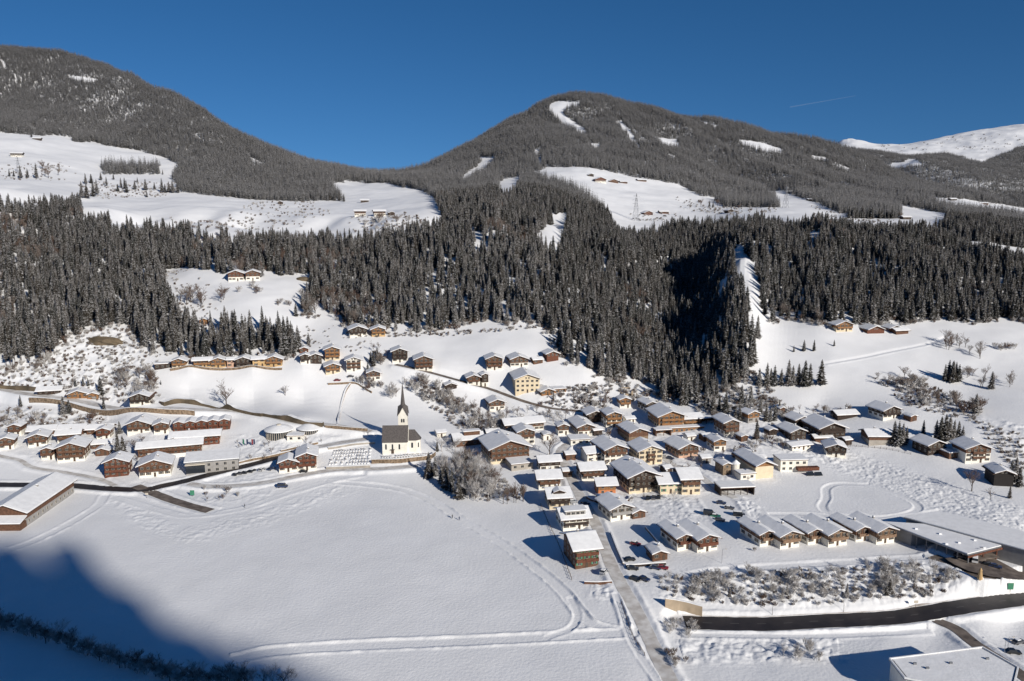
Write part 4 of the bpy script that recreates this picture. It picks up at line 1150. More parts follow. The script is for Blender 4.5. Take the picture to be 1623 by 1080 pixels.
for (u_, v_, col, lb) in ((1110, 876, 'red', 'leftmost twin gabled chalet with reddish timber, apart from the other three'), (1241, 870, 'larch', 'second twin gabled chalet from the left on the lower terrace'),
                          (1317, 867, 'larch', 'third twin gabled chalet, in the middle of three close together'), (1393, 863, 'larch', 'rightmost twin gabled chalet next to the big flat shop roof')):
    tw, m_ = place(u_, v_, 18, 'twin_chalet', label=lb, cat='chalet', group=TW)
    kw_ = dict(pitch=.36, oh=1.3, fl=2.5, snowt=.35, bmat='red' if col == 'red' else 'tan')
    wing(tw, 8.8, 15, 2, 'g', 'white', 'red' if col == 'red' else 'tan', 1, ox=3.0, b=1, chim=1, sides='f', win='shutter', **kw_)
    wing(tw, 5.8, 13.5, 2, 'g', 'white', 'wood', 1, ox=-4.7, oy=4.2, b=1, chim=1, sides='fl', bwide=.8, **kw_)
# hall, stone house, carport, modern villa
hl = H(1211, 758, 32, 2, 'hall with blank white front wall and light timber gable', lo='cream', up='larch', k=2, b=0, D=20, name='hall', cat='hall', sides='', door=False, gable_win=False, fl=3.1, oh=1.6, pitch=.42)
flatblock(hl, 8, 6, 1, 'white', ox=-9.2, oy=-1)
hstn = H(1152, 753, 14, 2, 'old stone house with a small round snow capped turret', lo='stone', up='stone', k=2, b=0, D=8, name='stone_house', cat='house', win='plain')
tu = MB(); tu.tube((4.6, 0, -2), (4.6, 0, 5.6), 1.9, 1.9, 12); t_ = tu.build('turret', 'white', hstn); MB().tube((4.6, 0, 5.6), (4.6, 0, 7.4), 2.3, .1, 12).build('turret_roof', 'roofsnow', t_)
H(1169, 784, 58, 1, 'long open carport with a plain white roof beside the car park', lo='dark', flat=True, open_=True, D=8, name='carport', cat='carport', yaw=8, snowt=.5)
mv = H(1258, 748, 46, 2, 'modern flat roofed villa with a brown terrace', lo='white', flat=True, D=9, name='villa', cat='house', yaw=10)
MB().box(1, 12, -2.6, -.05, 1.2, 2.9).build('terrace', 'red', mv)
# east hamlet
EH = 'houses of the eastern hamlet'
H(1318, 700, 46, 3, 'big dark barn fronted farmhouse, tallest of the eastern hamlet', lo='cream', up='dark', k=0, b=1, D=18, small=False, group=EH, name='farmhouse', cat='farmhouse', oh=1.6, nowin=(2,))
H(1305, 702, 27, 1, 'small brown barn in front of the tallest dark farmhouse', o='s', lo='wood', up='wood', k=0, b=0, group=EH, name='barn', cat='barn', nowin=(0,), yaw=4)
H(1272, 679, 26, 2, 'dark gabled house at the back of the eastern hamlet', lo='dark', up='dark', k=0, b=0, group=EH, nowin=(1,))
H(1265, 699, 27, 2, 'dark gabled house in front of the other dark gable in the eastern hamlet', lo='dark', up='dark', k=0, b=0, D=13, group=EH)
H(1270, 714, 34, 1, 'row of low white garages in the eastern hamlet', o='s', lo='white', up='white', k=1, b=0, group=EH, name='garage', cat='garage', win='plain', pitch=.2)
H(1325, 725, 30, 2, 'dark timber house with white side and balcony, lowest in the eastern hamlet', lo='white', up='dark', k=1, b=1, group=EH, small=False, sides='fr', yaw=-8)
H(1396, 706, 39, 2, 'barn with oblong white roof left of the spruce clump', o='s', lo='concrete', up='wood', k=1, b=0, D=11, name='barn', cat='barn', win='plain', nowin=(0, 1), yaw=-2)
H(1413, 664, 32, 2, 'white based house with dark gable below the right hand meadow', lo='white', up='dark', k=1, b=1)
H(1343, 664, 34, 1, 'dark open barn at the lower edge of the right hand meadow', o='s', lo='dark', up='dark', k=0, b=0, name='barn', cat='barn', nowin=(0,))
H(1484, 720, 33, 2, 'dark timber house left of the white house on the east slope', lo='dark', up='dark', k=0, b=1)
H(1513, 727, 22, 1, 'low garage between the two houses on the east slope', lo='wood', flat=True, D=7, name='garage', cat='garage')
H(1549, 734, 42, 3, 'white house with timber centre and yellow side wall on the east slope', lo='white', up='wood', k=2, b=2, D=12, small=False, bwide=.5, sides='fr', yaw=4)
H(1590, 771, 30, 2, 'black timber cabin with bright snowy roof near the right edge', lo='black', up='black', k=0, b=0, D=10, name='cabin', cat='cabin', nowin=(0, 1), fl=3.0, small=False, yaw=-6, door=False)
H(1338, 526, 28, 2, 'cream farmhouse with balcony under the right forest', lo='cream', up='larch', k=1, b=1)
H(1388, 529, 30, 1, 'long dark red barn beside the cream farmhouse under the right forest', lo='red', up='red', k=0, b=0, name='barn', cat='barn', D=18, nowin=(0,))
H(1419, 526, 18, 1, 'smaller red barn behind the long one under the right forest', lo='red', up='red', k=0, b=0, name='barn', cat='barn', nowin=(0,))
H(1430, 530, 22, 1, 'low shed at the right end of the farm under the right forest', o='s', lo='wood', up='wood', k=0, b=0, name='shed', cat='shed', nowin=(0,))
# far farms on the plateaus
FAR_ = [(578, 321, 12, 's', 'dark', 'dark hay barn in the middle of the left plateau meadow'), (571, 343, 17, 's', 'red', 'reddish farmhouse, left of three in a line on the left plateau'),
        (602, 343, 17, 's', 'wood', 'brown farmhouse, middle of three in a line on the left plateau'), (621, 342, 9, 'g', 'dark', 'small hut, right of three in a line on the left plateau'),
        (58, 222, 11, 's', 'dark', 'dark hay hut just under the forest of the left mountain'), (26, 249, 16, 's', 'dark', 'dark hay barn near the left edge on the high meadow'),
        (444, 324, 7, 'g', 'dark', 'tiny dark hut on the left plateau below the forest patch'), (937, 280, 8, 'g', 'dark', 'tiny hut highest on the right plateau'),
        (952, 290, 17, 'g', 'red', 'red farmhouse on the upper right plateau'), (973, 290, 14, 'g', 'wood', 'brown farmhouse right of the red one on the plateau'),
        (989, 291, 11, 's', 'wood', 'low shed at the right end of the plateau farm'), (1028, 341, 14, 'g', 'red', 'red farmhouse beside the power pylon on the plateau'),
        (1053, 339, 14, 's', 'red', 'red barn right of the farmhouse beside the pylon'), (1158, 337, 9, 'g', 'dark', 'single dark hut at the plateau edge'),
        (1284, 319, 7, 's', 'dark', 'tiny hut on the narrow white strip right of the forest patch'), (1438, 348, 14, 's', 'dark', 'dark farm on the eastern end of the plateau'),
        (1512, 318, 11, 's', 'dark', 'left farm on the thin far meadow strip at the right'), (1560, 324, 15, 's', 'wood', 'right farm on the thin far meadow strip at the right'),
        (1018, 288, 14, 's', 'wood', 'low farm buildings at the very top of the right plateau meadow'),
        (374, 446, 22, 'g', 'red', 'dark red farmhouse, left of two above the lower forest block'), (401, 445, 20, 'g', 'wood', 'brown farmhouse, right of two above the lower forest block'),
        (323, 515, 12, 'g', 'larch', 'orange brown house peeping out of the left forest')]
for u_, v_, w_, o_, up_, lb_ in FAR_:
    H(u_, v_, w_, 2 if w_ > 15 else 1, lb_, o=o_, lo='white', up=up_, k=1 if w_ > 15 else 0, b=0, chim=0, name='farmhouse' if 'farm' in lb_ else 'hut', cat='farmhouse' if 'farm' in lb_ else 'hut', fl=3.0)

# ---- church
ch, mc = place(626, 719, 3, 'church', label='white church with steep dark roof and needle spire above the cemetery', cat='church')
MB().box(-6.5, 6.5, 0, 9.5, -4, 6.3).build('nave_wall', 'white', ch)
zr_ = lambda a: 6.3 + (5.1 - abs(a)) * 1.5
pf = [(-5.3, 6.1), (5.3, 6.1), (0, 14.0)]
mpx = lambda a, y, z: (y, 4.75 + a, z)
MB().prism(pf, -6.7, 6.9, mpx).build('nave_roof', 'slate', ch)
MB().prism([(-4.7, 6.3), (4.7, 6.3), (0, 13.2)], 6.92, 7.1, mpx).build('gable_wall', 'white', ch)
apse = [(6.5, 1.2), (11.2, 1.2), (13.2, 3.0), (13.2, 6.5), (11.2, 8.3), (6.5, 8.3)]
MB().poly(apse, -4, 6.6).build('choir_wall', 'white', ch)
cr_ = MB(); rr = [(6.6, .9), (11.3, .9), (13.6, 2.9), (13.6, 6.6), (11.3, 8.6), (6.6, 8.6)]
cr_.add([(x, y, 6.6) for x, y in rr] + [(7.1, 4.75, 11.6), (10.2, 4.75, 11.6)], [(0, 1, 7, 6), (1, 2, 7), (2, 3, 7), (3, 4, 7), (4, 5, 6, 7), (5, 0, 6), (5, 4, 3, 2, 1, 0)]); cr_.build('choir_roof', 'slate', ch)


def archwin(root, x, y, z, wd, ht, rz=0, nm='window'):
    b = MB(); h = wd / 2
    pts = [(-h, 0), (h, 0), (h, ht - h)] + [(h * math.cos(a), ht - h + h * math.sin(a)) for a in np.linspace(.3, math.pi - .3, 5)] + [(-h, ht - h)]
    b.prism(pts, -.03, .02); o = link(nm, b.mesh(nm, 'glass'), root, (x, y, z), rz)
    return o


for x in (-4.6, -1.2, 2.4): archwin(ch, x, -.02, 2.2, .85, 2.9)
archwin(ch, 9.0, 1.18, 2.6, 1.0, 2.9)
archwin(ch, 12.25, 2.1, 2.6, .7, 2.6, R(42))
MB().box(-1.9, -.5, -.08, .02, -.5, 1.9).build('door', 'shutter', ch)
MB().box(-2.3, -.1, -.8, -.09, 2.05, 2.3).build('door_canopy', 'slate', ch)
tx0, ty0, tw_ = 3.6, 12.6, 2.45
MB().box(tx0 - tw_, tx0 + tw_, ty0 - tw_, ty0 + tw_, -4, 17.5).build('tower', 'white', ch)
for z in (14.0,):
    for dx in (-.55, .55): archwin(ch, tx0 + dx, ty0 - tw_ - .02, z, .8, 2.0, 0, 'belfry_window')
    archwin(ch, tx0 + tw_ + .02, ty0, z, .9, 2.0, math.pi / 2, 'belfry_window')
for s_ in ((0, -1), (1, 0), (0, 1), (-1, 0)):                          # four steep gablets and the needle
    g_ = MB(); cx_, cy_ = tx0 + s_[0] * tw_, ty0 + s_[1] * tw_; px_, py_ = -s_[1], s_[0]
    g_.add([(cx_ + px_ * tw_, cy_ + py_ * tw_, 17.5), (cx_ - px_ * tw_, cy_ - py_ * tw_, 17.5), (cx_, cy_, 22.0), (tx0, ty0, 22.0), (tx0, ty0, 17.5)], [(0, 1, 2), (1, 4, 3, 2), (0, 2, 3, 4), (0, 4, 1)])
    g_.build('tower_gable', 'white', ch)
sp_ = MB(); K_ = 8; e_ = 3.0
ring = [(tx0 + e_ * sx, ty0 + e_ * sy, 17.2) for sx, sy in ((1, -1), (1, 1), (-1, 1), (-1, -1))]
mid = [(tx0 + 1.25 * math.cos(a), ty0 + 1.25 * math.sin(a), 23.0) for a in np.arange(8) * math.pi / 4]
tip = (tx0, ty0, 36.0)
sp_.add(mid + [tip], [(i, (i + 1) % 8, 8) for i in range(8)])
for i, (sx, sy) in enumerate(((1, -1), (1, 1), (-1, 1), (-1, -1))):    # corner slopes between the gablets
    c0 = ring[i]; a0 = (tx0 + sx * tw_ * 1.02, ty0, 0); b0 = (tx0, ty0 + sy * tw_ * 1.02, 0)
    sp_.add([c0, (tx0 + sx * 2.7, ty0, 22.3), (tx0, ty0 + sy * 2.7, 22.3), (tx0 + sx * .9, ty0 + sy * .9, 23.4), (tx0 + sx * 1.25, ty0, 23.0), (tx0, ty0 + sy * 1.25, 23.0)], [(0, 1, 3), (0, 3, 2), (1, 4, 3), (3, 5, 2)])
sp_.build('spire', 'slate', ch)
MB().tube((tx0, ty0, 35.8), (tx0, ty0, 38.2), .09, .05).box(tx0 - .5, tx0 + .5, ty0 - .05, ty0 + .05, 37.2, 37.35).build('cross', 'metal', ch)

# ---- baths: two glass drums with shallow snowy domes
for (u_, v_, rad, hgt, lb_) in ((437, 699, 7.0, 4.6, 'glass walled round bath pavilion with a shallow white dome, left one'), (488, 690, 6.6, 2.6, 'round bath pavilion with a shallow white dome, right one nearer the church')):
    gp, m_ = place(u_, v_, 0, 'glass_pavilion', label=lb_, cat='pavilion', group='domed bath pavilions')
    b_ = MB(); b_.tube((0, rad, -2), (0, rad, hgt), rad, rad + .2, 28); b_.build('glass_wall', 'glass', gp)
    for k in range(20):
        a_ = math.pi * (k / 19.0) + math.pi; x, y = math.cos(a_) * (rad + .12), rad + math.sin(a_) * (rad + .12)
        MB().box(x - .1, x + .1, y - .1, y + .1, -1, hgt).build('mullion', 'frame', gp)
    dmb = MB(); rings_ = [(rad + 1.1, 0), (rad + 1.0, .45), (rad * .75, 1.5), (rad * .45, 2.2), (rad * .2, 2.5)]; n_ = 32
    vs = [(q * math.cos(2 * math.pi * i / n_), rad + q * math.sin(2 * math.pi * i / n_), hgt + z) for q, z in rings_ for i in range(n_)] + [(0, rad, hgt + 2.6)]
    fs = [(j * n_ + i, j * n_ + (i + 1) % n_, (j + 1) * n_ + (i + 1) % n_, (j + 1) * n_ + i) for j in range(4) for i in range(n_)] + [(4 * n_ + i, 4 * n_ + (i + 1) % n_, 5 * n_) for i in range(n_)] + [tuple(range(n_ - 1, -1, -1))]
    d_ = dmb.add(vs, fs).build('dome', 'roofsnow', gp)
    MB().tube((0, rad, hgt + 2.4), (0, rad, hgt + 3.0), 1.5, 1.2, 12).build('skylight', 'frame', d_)
en = H(468, 700, 26, 1, 'low curved entrance building between the two domed bath pavilions', lo='white', flat=True, D=7, name='building', cat='building', yaw=4)

# ---- small outbuildings that fill the yards
for u_, v_, w_, o_, lo_, lb_ in [(905, 729, 16, 's', 'wood', 'small shed with snowy roof between the street and the plain roofed house'), (948, 690, 14, 's', 'dark', 'dark woodshed beside the white and orange brown house'),
        (1000, 672, 15, 's', 'white', 'small white garage above the old dark barn'), (1040, 668, 12, 'g', 'wood', 'small wooden shed left of the hillside hotel'), (1122, 700, 14, 's', 'wood', 'little shed between pinkish house and two balcony chalet'),
        (1120, 735, 15, 's', 'grey', 'grey garage on the lane east of the inn'), (1010, 722, 15, 's', 'white', 'white annex between the brown gable house and the cream house'), (1060, 752, 12, 's', 'dark', 'dark lean-to behind the cream linking block'),
        (900, 757, 14, 's', 'dark', 'dark shed on the shaded side of the village street'), (955, 801, 12, 's', 'wood', 'low shed on the wall below the orange house'), (1225, 690, 13, 'g', 'dark', 'dark garden hut left of the eastern hamlet'),
        (1290, 690, 14, 's', 'wood', 'brown shed between the two dark gables and the tall farmhouse'), (1345, 706, 12, 's', 'dark', 'dark shed right of the tall farmhouse of the eastern hamlet'), (1448, 668, 12, 'g', 'wood', 'small hut right of the house below the right hand meadow'),
        (1208, 735, 14, 's', 'grey', 'grey shed behind the blank fronted hall'), (868, 698, 14, 'g', 'white', 'small white house behind the big frosted tree'), (1180, 700, 12, 'g', 'wood', 'garden hut below the snowy spruces'),
        (700, 694, 14, 's', 'white', 'pale shed left of the farm building with the long dormer'), (1096, 700, 13, 's', 'white', 'low white store below the right wing of the hillside hotel')]:
    H(u_, v_, w_, 1, lb_, o=o_, lo=lo_, up=lo_, k=0, b=0, chim=0, D=5.5, name='shed', cat='shed', pitch=.3, oh=.6)
# ---- shop with glass front
sh, ms = place(337, 749, 16, 'shop_building', label='grey shop building with slanted snowy roof and glass corner', cat='shop')
Wc = 25.0
MB().add([(-Wc / 2, 0, -3), (Wc / 2, 0, -3), (Wc / 2, 11, -3), (-Wc / 2, 11, -3), (-Wc / 2, 0, 6.0), (Wc / 2, 0, 6.0), (Wc / 2, 11, 7.4), (-Wc / 2, 11, 7.4)],
         [(0, 3, 2, 1), (4, 5, 6, 7), (0, 1, 5, 4), (1, 2, 6, 5), (2, 3, 7, 6), (3, 0, 4, 7)]).build('wall', 'grey', sh)
rfs = MB().add([(x, y, z + 6.05 + (y + .8) * .127) for z in (0, .3) for x, y in ((-Wc / 2 - .8, -.8), (Wc / 2 + .8, -.8), (Wc / 2 + .8, 11.8), (-Wc / 2 - .8, 11.8))],
               [(0, 3, 2, 1), (4, 5, 6, 7), (0, 1, 5, 4), (1, 2, 6, 5), (2, 3, 7, 6), (3, 0, 4, 7)]).build('roof', 'metal', sh)
MB().add([(x, y, z + 6.36 + (y + .8) * .127) for z in (0, .4) for x, y in ((-Wc / 2 - .7, -.7), (Wc / 2 + .7, -.7), (Wc / 2 + .7, 11.7), (-Wc / 2 - .7, 11.7))],
         [(4, 5, 6, 7), (0, 1, 5, 4), (1, 2, 6, 5), (2, 3, 7, 6), (3, 0, 4, 7)]).build('snow_cover', 'roofsnow', rfs)
MB().box(-Wc / 2 - .06, -Wc / 2 + 9, -.08, -.01, .3, 4.6).build('shop_window', 'glass', sh)
MB().box(-Wc / 2 - .3, -Wc / 2 + 9.3, -1.4, -.1, 4.8, 5.3).build('canopy', 'frame', sh)
for i in range(4):
    for z in (.8, 3.6): window(sh, -1.5 + i * 3.9, -.02, z, 'f', 'plain', 1.3, 1.4)

# ---- big flat roofed shop at the right edge, and the hall in the lower right corner


def wpt(u, v, z):
    dx, dy, dz = ray(u, v); y = (z - CAMZ) * dy / dz
    return (y * dx / dy, y)


def slabroof(root, pts, z, name='roof', th=.5, snowt=.35, snow=True):
    r_ = MB().poly(pts, z, z + th).build(name, 'metal', root)
    if snow:
        c = np.mean(pts, 0); q = [tuple(c + (np.array(p) - c) * .985) for p in pts]
        MB().poly(q, z + th, z + th + snowt).build('snow_cover', 'roofsnow', r_)
    return r_


mk = empty('supermarket', (0, 0, 3), label='large flat roofed shop with dark open front and parked cars at right', cat='shop')
ca = [wpt(1399, 827, 9), wpt(1534, 879, 9), wpt(1594, 864, 9), wpt(1478, 832, 9)]
slabroof(mk, ca[::-1], 5.4, 'canopy_roof')
cb = [wpt(1432, 820, 9.8), wpt(1478, 832, 9.8), wpt(1623, 872, 9.8), wpt(1720, 898, 9.8), wpt(1720, 870, 9.8), wpt(1590, 834, 9.8), wpt(1489, 811, 9.8)]
slabroof(mk, cb[::-1], 6.2, 'roof')
c_ = np.mean(cb, 0); MB().poly([tuple(c_ + (np.array(p) - c_) * .965) for p in cb][::-1], -6, 6.19).build('wall', 'grey', mk)
k0, k1, k2, k3 = [np.array(p) for p in ca]
MB().poly([tuple(k0 + (k1 - k0) * .02 + (k3 - k0) * .06), tuple(k0 + (k1 - k0) * .33 + (k3 - k0) * .06), tuple(k3 + (k2 - k3) * .33), tuple(k3)][::-1], -5, 5.39).build('front_wall', 'grey', mk)
for s_ in np.linspace(.4, .98, 6):
    p = k0 + (k1 - k0) * s_ + (k3 - k0) * .05; MB().box(p[0] - .18, p[0] + .18, p[1] - .18, p[1] + .18, -5, 5.39).build('column', 'metal', mk)
for s_ in np.linspace(.15, .9, 3):
    p = k1 + (k2 - k1) * s_ * .98; p = p + (k0 - k1) * .04; MB().box(p[0] - .18, p[0] + .18, p[1] - .18, p[1] + .18, -5, 5.39).build('column', 'red', mk)
e0 = k1 + (k0 - k1) * .005; d_ = (k2 - k1); nrm = np.array([d_[1], -d_[0]]) / np.hypot(*d_)
MB().poly([tuple(k1 + nrm * .06), tuple(k2 + nrm * .06), tuple(k2 + nrm * .22), tuple(k1 + nrm * .22)], 4.6, 5.35).build('fascia_band', 'red', mk)
for (u_, v_) in ((1452, 838), (1490, 846), (1520, 860), (1500, 862), (1545, 856), (1560, 868)):
    p = wpt(u_, v_, 9.5); MB().box(p[0] - .5, p[0] + .5, p[1] - .35, p[1] + .35, 6.2, 6.75).build('skylight', 'roofsnow', mk)

br = empty('commercial_hall', (0, 0, -1.8), label='flat roofed hall with parapet and window band cut by the lower right corner', cat='hall')
bc = [wpt(1412, 1046, 6.5), wpt(1556, 1028, 6.5), wpt(1612, 1060, 6.5), wpt(1600, 1110, 6.5), wpt(1436, 1076, 6.5)]
bc = bc[::-1]
MB().poly(bc, -3, 8.0).build('wall', 'white', br)
c_ = np.mean(bc, 0); rf_ = MB().poly([tuple(c_ + (np.array(p) - c_) * 1.03) for p in bc], 8.003, 8.35).build('roof', 'metal', br)
MB().poly([tuple(c_ + (np.array(p) - c_) * .97) for p in bc], 8.36, 8.6).build('snow_cover', 'roofsnow', rf_)
for i in range(len(bc)):
    p, q = np.array(bc[i]), np.array(bc[(i + 1) % len(bc)]); p = c_ + (p - c_) * 1.03; q = c_ + (q - c_) * 1.03; n_ = c_ - (p + q) / 2; n_ = n_ / np.hypot(*n_) * .4
    MB().poly([tuple(p), tuple(q), tuple(q + n_), tuple(p + n_)], 8.351, 8.85 + .003 * i).build('parapet', 'roofsnow', rf_)
for (u_, v_) in ((1450, 1053), (1470, 1060), (1507, 1052), (1565, 1045)):
    p = wpt(u_, v_, 6.9); MB().box(p[0] - .45, p[0] + .45, p[1] - .2, p[1] + .2, 8.5, 9.2).build('roof_vent', 'metal', rf_)
f0, f1 = np.array(wpt(1436, 1076, 6.5)), np.array(wpt(1600, 1110, 6.5))
ang = math.atan2(f1[1] - f0[1], f1[0] - f0[0])
for i in range(9):
    p = f0 + (f1 - f0) * (.08 + .1 * i); o = link('window', winmesh('plain', 1.5, 1.8), br, (p[0] + .03 * math.sin(ang), p[1] - .03, 5.4), ang)

# ---- torrent barrier of concrete above the village
tb, mt = place(1006, 641, 0, 'torrent_barrier', label='concrete torrent barrier with slanting walls at the gorge mouth', cat='barrier')
x0_, y0_, z0_ = tb.location


def P_(u, v, Y):
    dx, dy, dz = ray(u, v); return Vector((Y * dx / dy - x0_, Y - y0_, CAMZ + Y * dz / dy - z0_))


def wallseg(root, a, b, th, zb, m='beige', nm='wing_wall'):
    d = Vector((b[0] - a[0], b[1] - a[1], 0)).normalized(); n = Vector((-d.y, d.x, 0)) * th / 2
    vs = [a - n, b - n, b + n, a + n]
    MB().add([(p.x, p.y, zb) for p in vs] + [tuple(p) for p in vs], [(0, 3, 2, 1), (4, 5, 6, 7), (0, 1, 5, 4), (1, 2, 6, 5), (2, 3, 7, 6), (3, 0, 4, 7)]).build(nm, m, root)


Yb = y0_
wallseg(tb, P_(976, 608, Yb + 34), P_(992, 634, Yb - 1), 1.2, -6)
wallseg(tb, P_(999, 606, Yb + 36), P_(1016, 638, Yb + 2), 1.4, -6, 'concrete')
wallseg(tb, P_(998, 605, Yb + 36), P_(1020, 605, Yb + 37), 1.6, -6)
wallseg(tb, P_(984, 614, Yb + 22), P_(999, 614, Yb + 22), 1.0, -6, nm='cross_wall')
wallseg(tb, P_(990, 624, Yb + 12), P_(1004, 624, Yb + 12), .9, -6, nm='cross_wall')
for u_, v_ in ((1002, 620), (1008, 629)):
    p = P_(u_, v_, Yb + 10); MB().box(p.x - .5, p.x + .5, p.y - .5, p.y + .5, -5, p.z).build('pillar', 'beige', tb)


# ---- walls and fences that follow the ground
def wallline(name, pts, h, th, m, label, cat='wall', lift=0.0, cap=.22, step=2.5, wob=0.0):
    P = wpoly(pts, step, smooth=len(pts) > 3)
    z = sm(zat(P[:, 0], P[:, 1]), 1) + lift
    T = np.gradient(P, axis=0); T /= np.hypot(*T.T)[:, None]; Nn = np.stack([T[:, 1], -T[:, 0]], 1)
    o0 = P[0]; V, Fc = [], []; hh2 = h * (1 + wob * 2 * vnoise(np.arange(len(P)) * .35, np.zeros(len(P)) + len(pts), 4))
    for zo, so in ((-3.0, 1), (None, 1), (None, -1), (-3.0, -1)):
        pass
    for i in range(len(P)):
        for s_, top in ((1, 0), (1, 1), (-1, 1), (-1, 0)):
            q = P[i] + Nn[i] * s_ * th / 2 - o0; V.append((q[0], q[1], (z[i] + (hh2[i] if top else -2.5)) - z[0]))
    n = len(P)
    for i in range(n - 1):
        for k in range(3): Fc.append((i * 4 + k, i * 4 + k + 1, (i + 1) * 4 + k + 1, (i + 1) * 4 + k))
    Fc += [(3, 2, 1, 0), (4 * n - 4, 4 * n - 3, 4 * n - 2, 4 * n - 1)]
    root = empty(name, (o0[0], o0[1], z[0]), label=label, cat=cat)
    link('wall_body', npmesh('wall_body', V, Fc, [m]) if False else MB().add(V, Fc).mesh('wall_body', m), root)
    if cap:
        V2, F2 = [], []
        for i in range(n):
            for s_, top in ((1, 0), (.8, 1), (-.8, 1), (-1, 0)):
                q = P[i] + Nn[i] * s_ * (th / 2 + .06) - o0; V2.append((q[0], q[1], z[i] + hh2[i] + (cap if top else 0) - z[0]))
        for i in range(n - 1):
            for k in range(3): F2.append((i * 4 + k, i * 4 + k + 1, (i + 1) * 4 + k + 1, (i + 1) * 4 + k))
        link('snow_cap', MB().add(V2, F2 + [(3, 2, 1, 0), (4 * n - 4, 4 * n - 3, 4 * n - 2, 4 * n - 1)]).mesh('snow_cap', 'roofsnow'), root)
    return root


wallline('stone_wall', [(47, 637), (117, 646), (207, 653), (311, 659)], 2.7, .9, 'stone', 'long brown retaining wall under the railway line at the left', 'wall', cap=.15)
wallline('rock_wall', [(258, 643), (293, 639), (337, 646), (410, 659), (422, 660), (479, 672), (515, 676)], 2.5, 2.6, 'rock', 'rough brown rock wall on the uphill side of the railway', 'wall', cap=.1, wob=.5)
wallline('rock_wall', [(-20, 614), (20, 617), (60, 619)], 2.0, 2.0, 'rock', 'short brown rock wall above the railway at the left edge', 'wall', cap=0, wob=.6)
wallline('stone_wall', [(515, 677), (550, 681), (585, 684)], 1.6, .8, 'stone', 'brown stone wall running towards the church shadow', 'wall', cap=.1, wob=.3)
wallline('dry_stone_wall', [(555, 609), (546, 625), (539, 651), (534, 676)], .7, 1.0, 'stone', 'thin dry stone wall running down the white meadow', 'wall', cap=.15, wob=.9)
wallline('retaining_wall', [(270, 588), (360, 587), (452, 586)], 1.5, .4, 'stone', 'low dark wall below the hillside row of houses', 'wall', cap=.1)
wallline('retaining_wall', [(520, 610), (560, 608), (575, 615), (592, 625)], 1.2, .5, 'stone', 'low wall round the yard of the houses at the bend', 'wall', cap=.15)
wallline('cemetery_wall', [(517, 744), (552, 743), (589, 741)], 1.3, .5, 'concrete', 'cemetery wall of the lower terrace facing the lane', 'wall')
wallline('cemetery_wall', [(589, 735), (632, 734), (677, 729), (692, 720)], 2.2, .6, 'stone', 'high stone wall carrying the churchyard below the white church', 'wall')
wallline('cemetery_wall', [(520, 712), (556, 706), (598, 703)], .9, .5, 'concrete', 'low wall along the upper side of the cemetery', 'wall')
wallline('terrace_wall', [(445, 716), (478, 709), (505, 703)], 1.0, .6, 'stone', 'stone terrace edge between the baths and the guest house', 'wall', wob=.4)
wallline('terrace_wall', [(378, 735), (425, 726), (470, 716)], 1.2, .6, 'stone', 'stone terrace edge above the parked cars', 'wall', wob=.4)
wallline('terrace_wall', [(226, 724), (268, 725), (300, 722)], 1.5, .5, 'white', 'white terrace wall under the longest timber row building', 'wall')
wallline('wooden_fence', [(926, 926), (950, 927), (973, 925)], .9, .25, 'wood', 'short brown fence before the field end house', 'fence', cap=.3)
wallline('yard_wall', [(992, 899), (1030, 897), (1060, 895)], .9, .4, 'dark', 'dark wall with thick snow cap below the walled car yard', 'wall', cap=.45)
wallline('yard_wall', [(968, 846), (978, 872), (990, 898)], .5, .5, 'stone', 'snow covered edge between the village road and the car yard', 'wall', cap=.5)
wallline('yard_wall', [(1023, 838), (1035, 852), (1048, 868)], .8, .4, 'stone', 'wall along the right side of the walled car yard', 'wall', cap=.5)
wallline('retaining_wall', [(1054, 962), (1075, 966), (1098, 972), (1115, 977)], 3.4, .6, 'beige', 'beige underpass wall left of the bypass road', 'wall', cap=.2)
wallline('yard_wall', [(930, 790), (945, 797), (990, 797), (1000, 788)], .9, .5, 'wood', 'brown wall around the terrace of the orange house', 'wall', cap=.35)


def fence(pts, label, h=1.1, gap=3.0):
    P = wpoly(pts, gap); z = zat(P[:, 0], P[:, 1]); root = empty('wire_fence', (P[0][0], P[0][1], z[0]), label=label, cat='fence')
    pm = MB().box(-.07, .07, -.07, .07, -.4, h).mesh('post', 'post'); rl = MB()
    for i in range(min(len(P), 90)):
        q = (P[i][0] - P[0][0], P[i][1] - P[0][1], z[i] - z[0]); link('post', pm, root, q)
        if i + 1 < len(P):
            q2 = (P[i + 1][0] - P[0][0], P[i + 1][1] - P[0][1], z[i + 1] - z[0])
            for hz in (.45, .95): rl.tube((q[0], q[1], q[2] + hz), (q2[0], q2[1], q2[2] + hz), .045, .045, 4)
    rl.build('rail', 'post', root)


fence([(857, 802), (868, 828), (884, 862), (896, 893), (908, 925)], 'dark fence on the field side of the street row', 1.3)
fence([(700, 708), (740, 711), (778, 712)], 'fence along the track right of the church')
fence([(1310, 712), (1340, 708), (1400, 712), (1450, 722)], 'pale fence above the rough snow strip of the east hamlet')
fence([(985, 958), (1003, 1010), (1022, 1040)], 'fence beside the lower village road')
print('BUILDINGS', len(COL.objects))

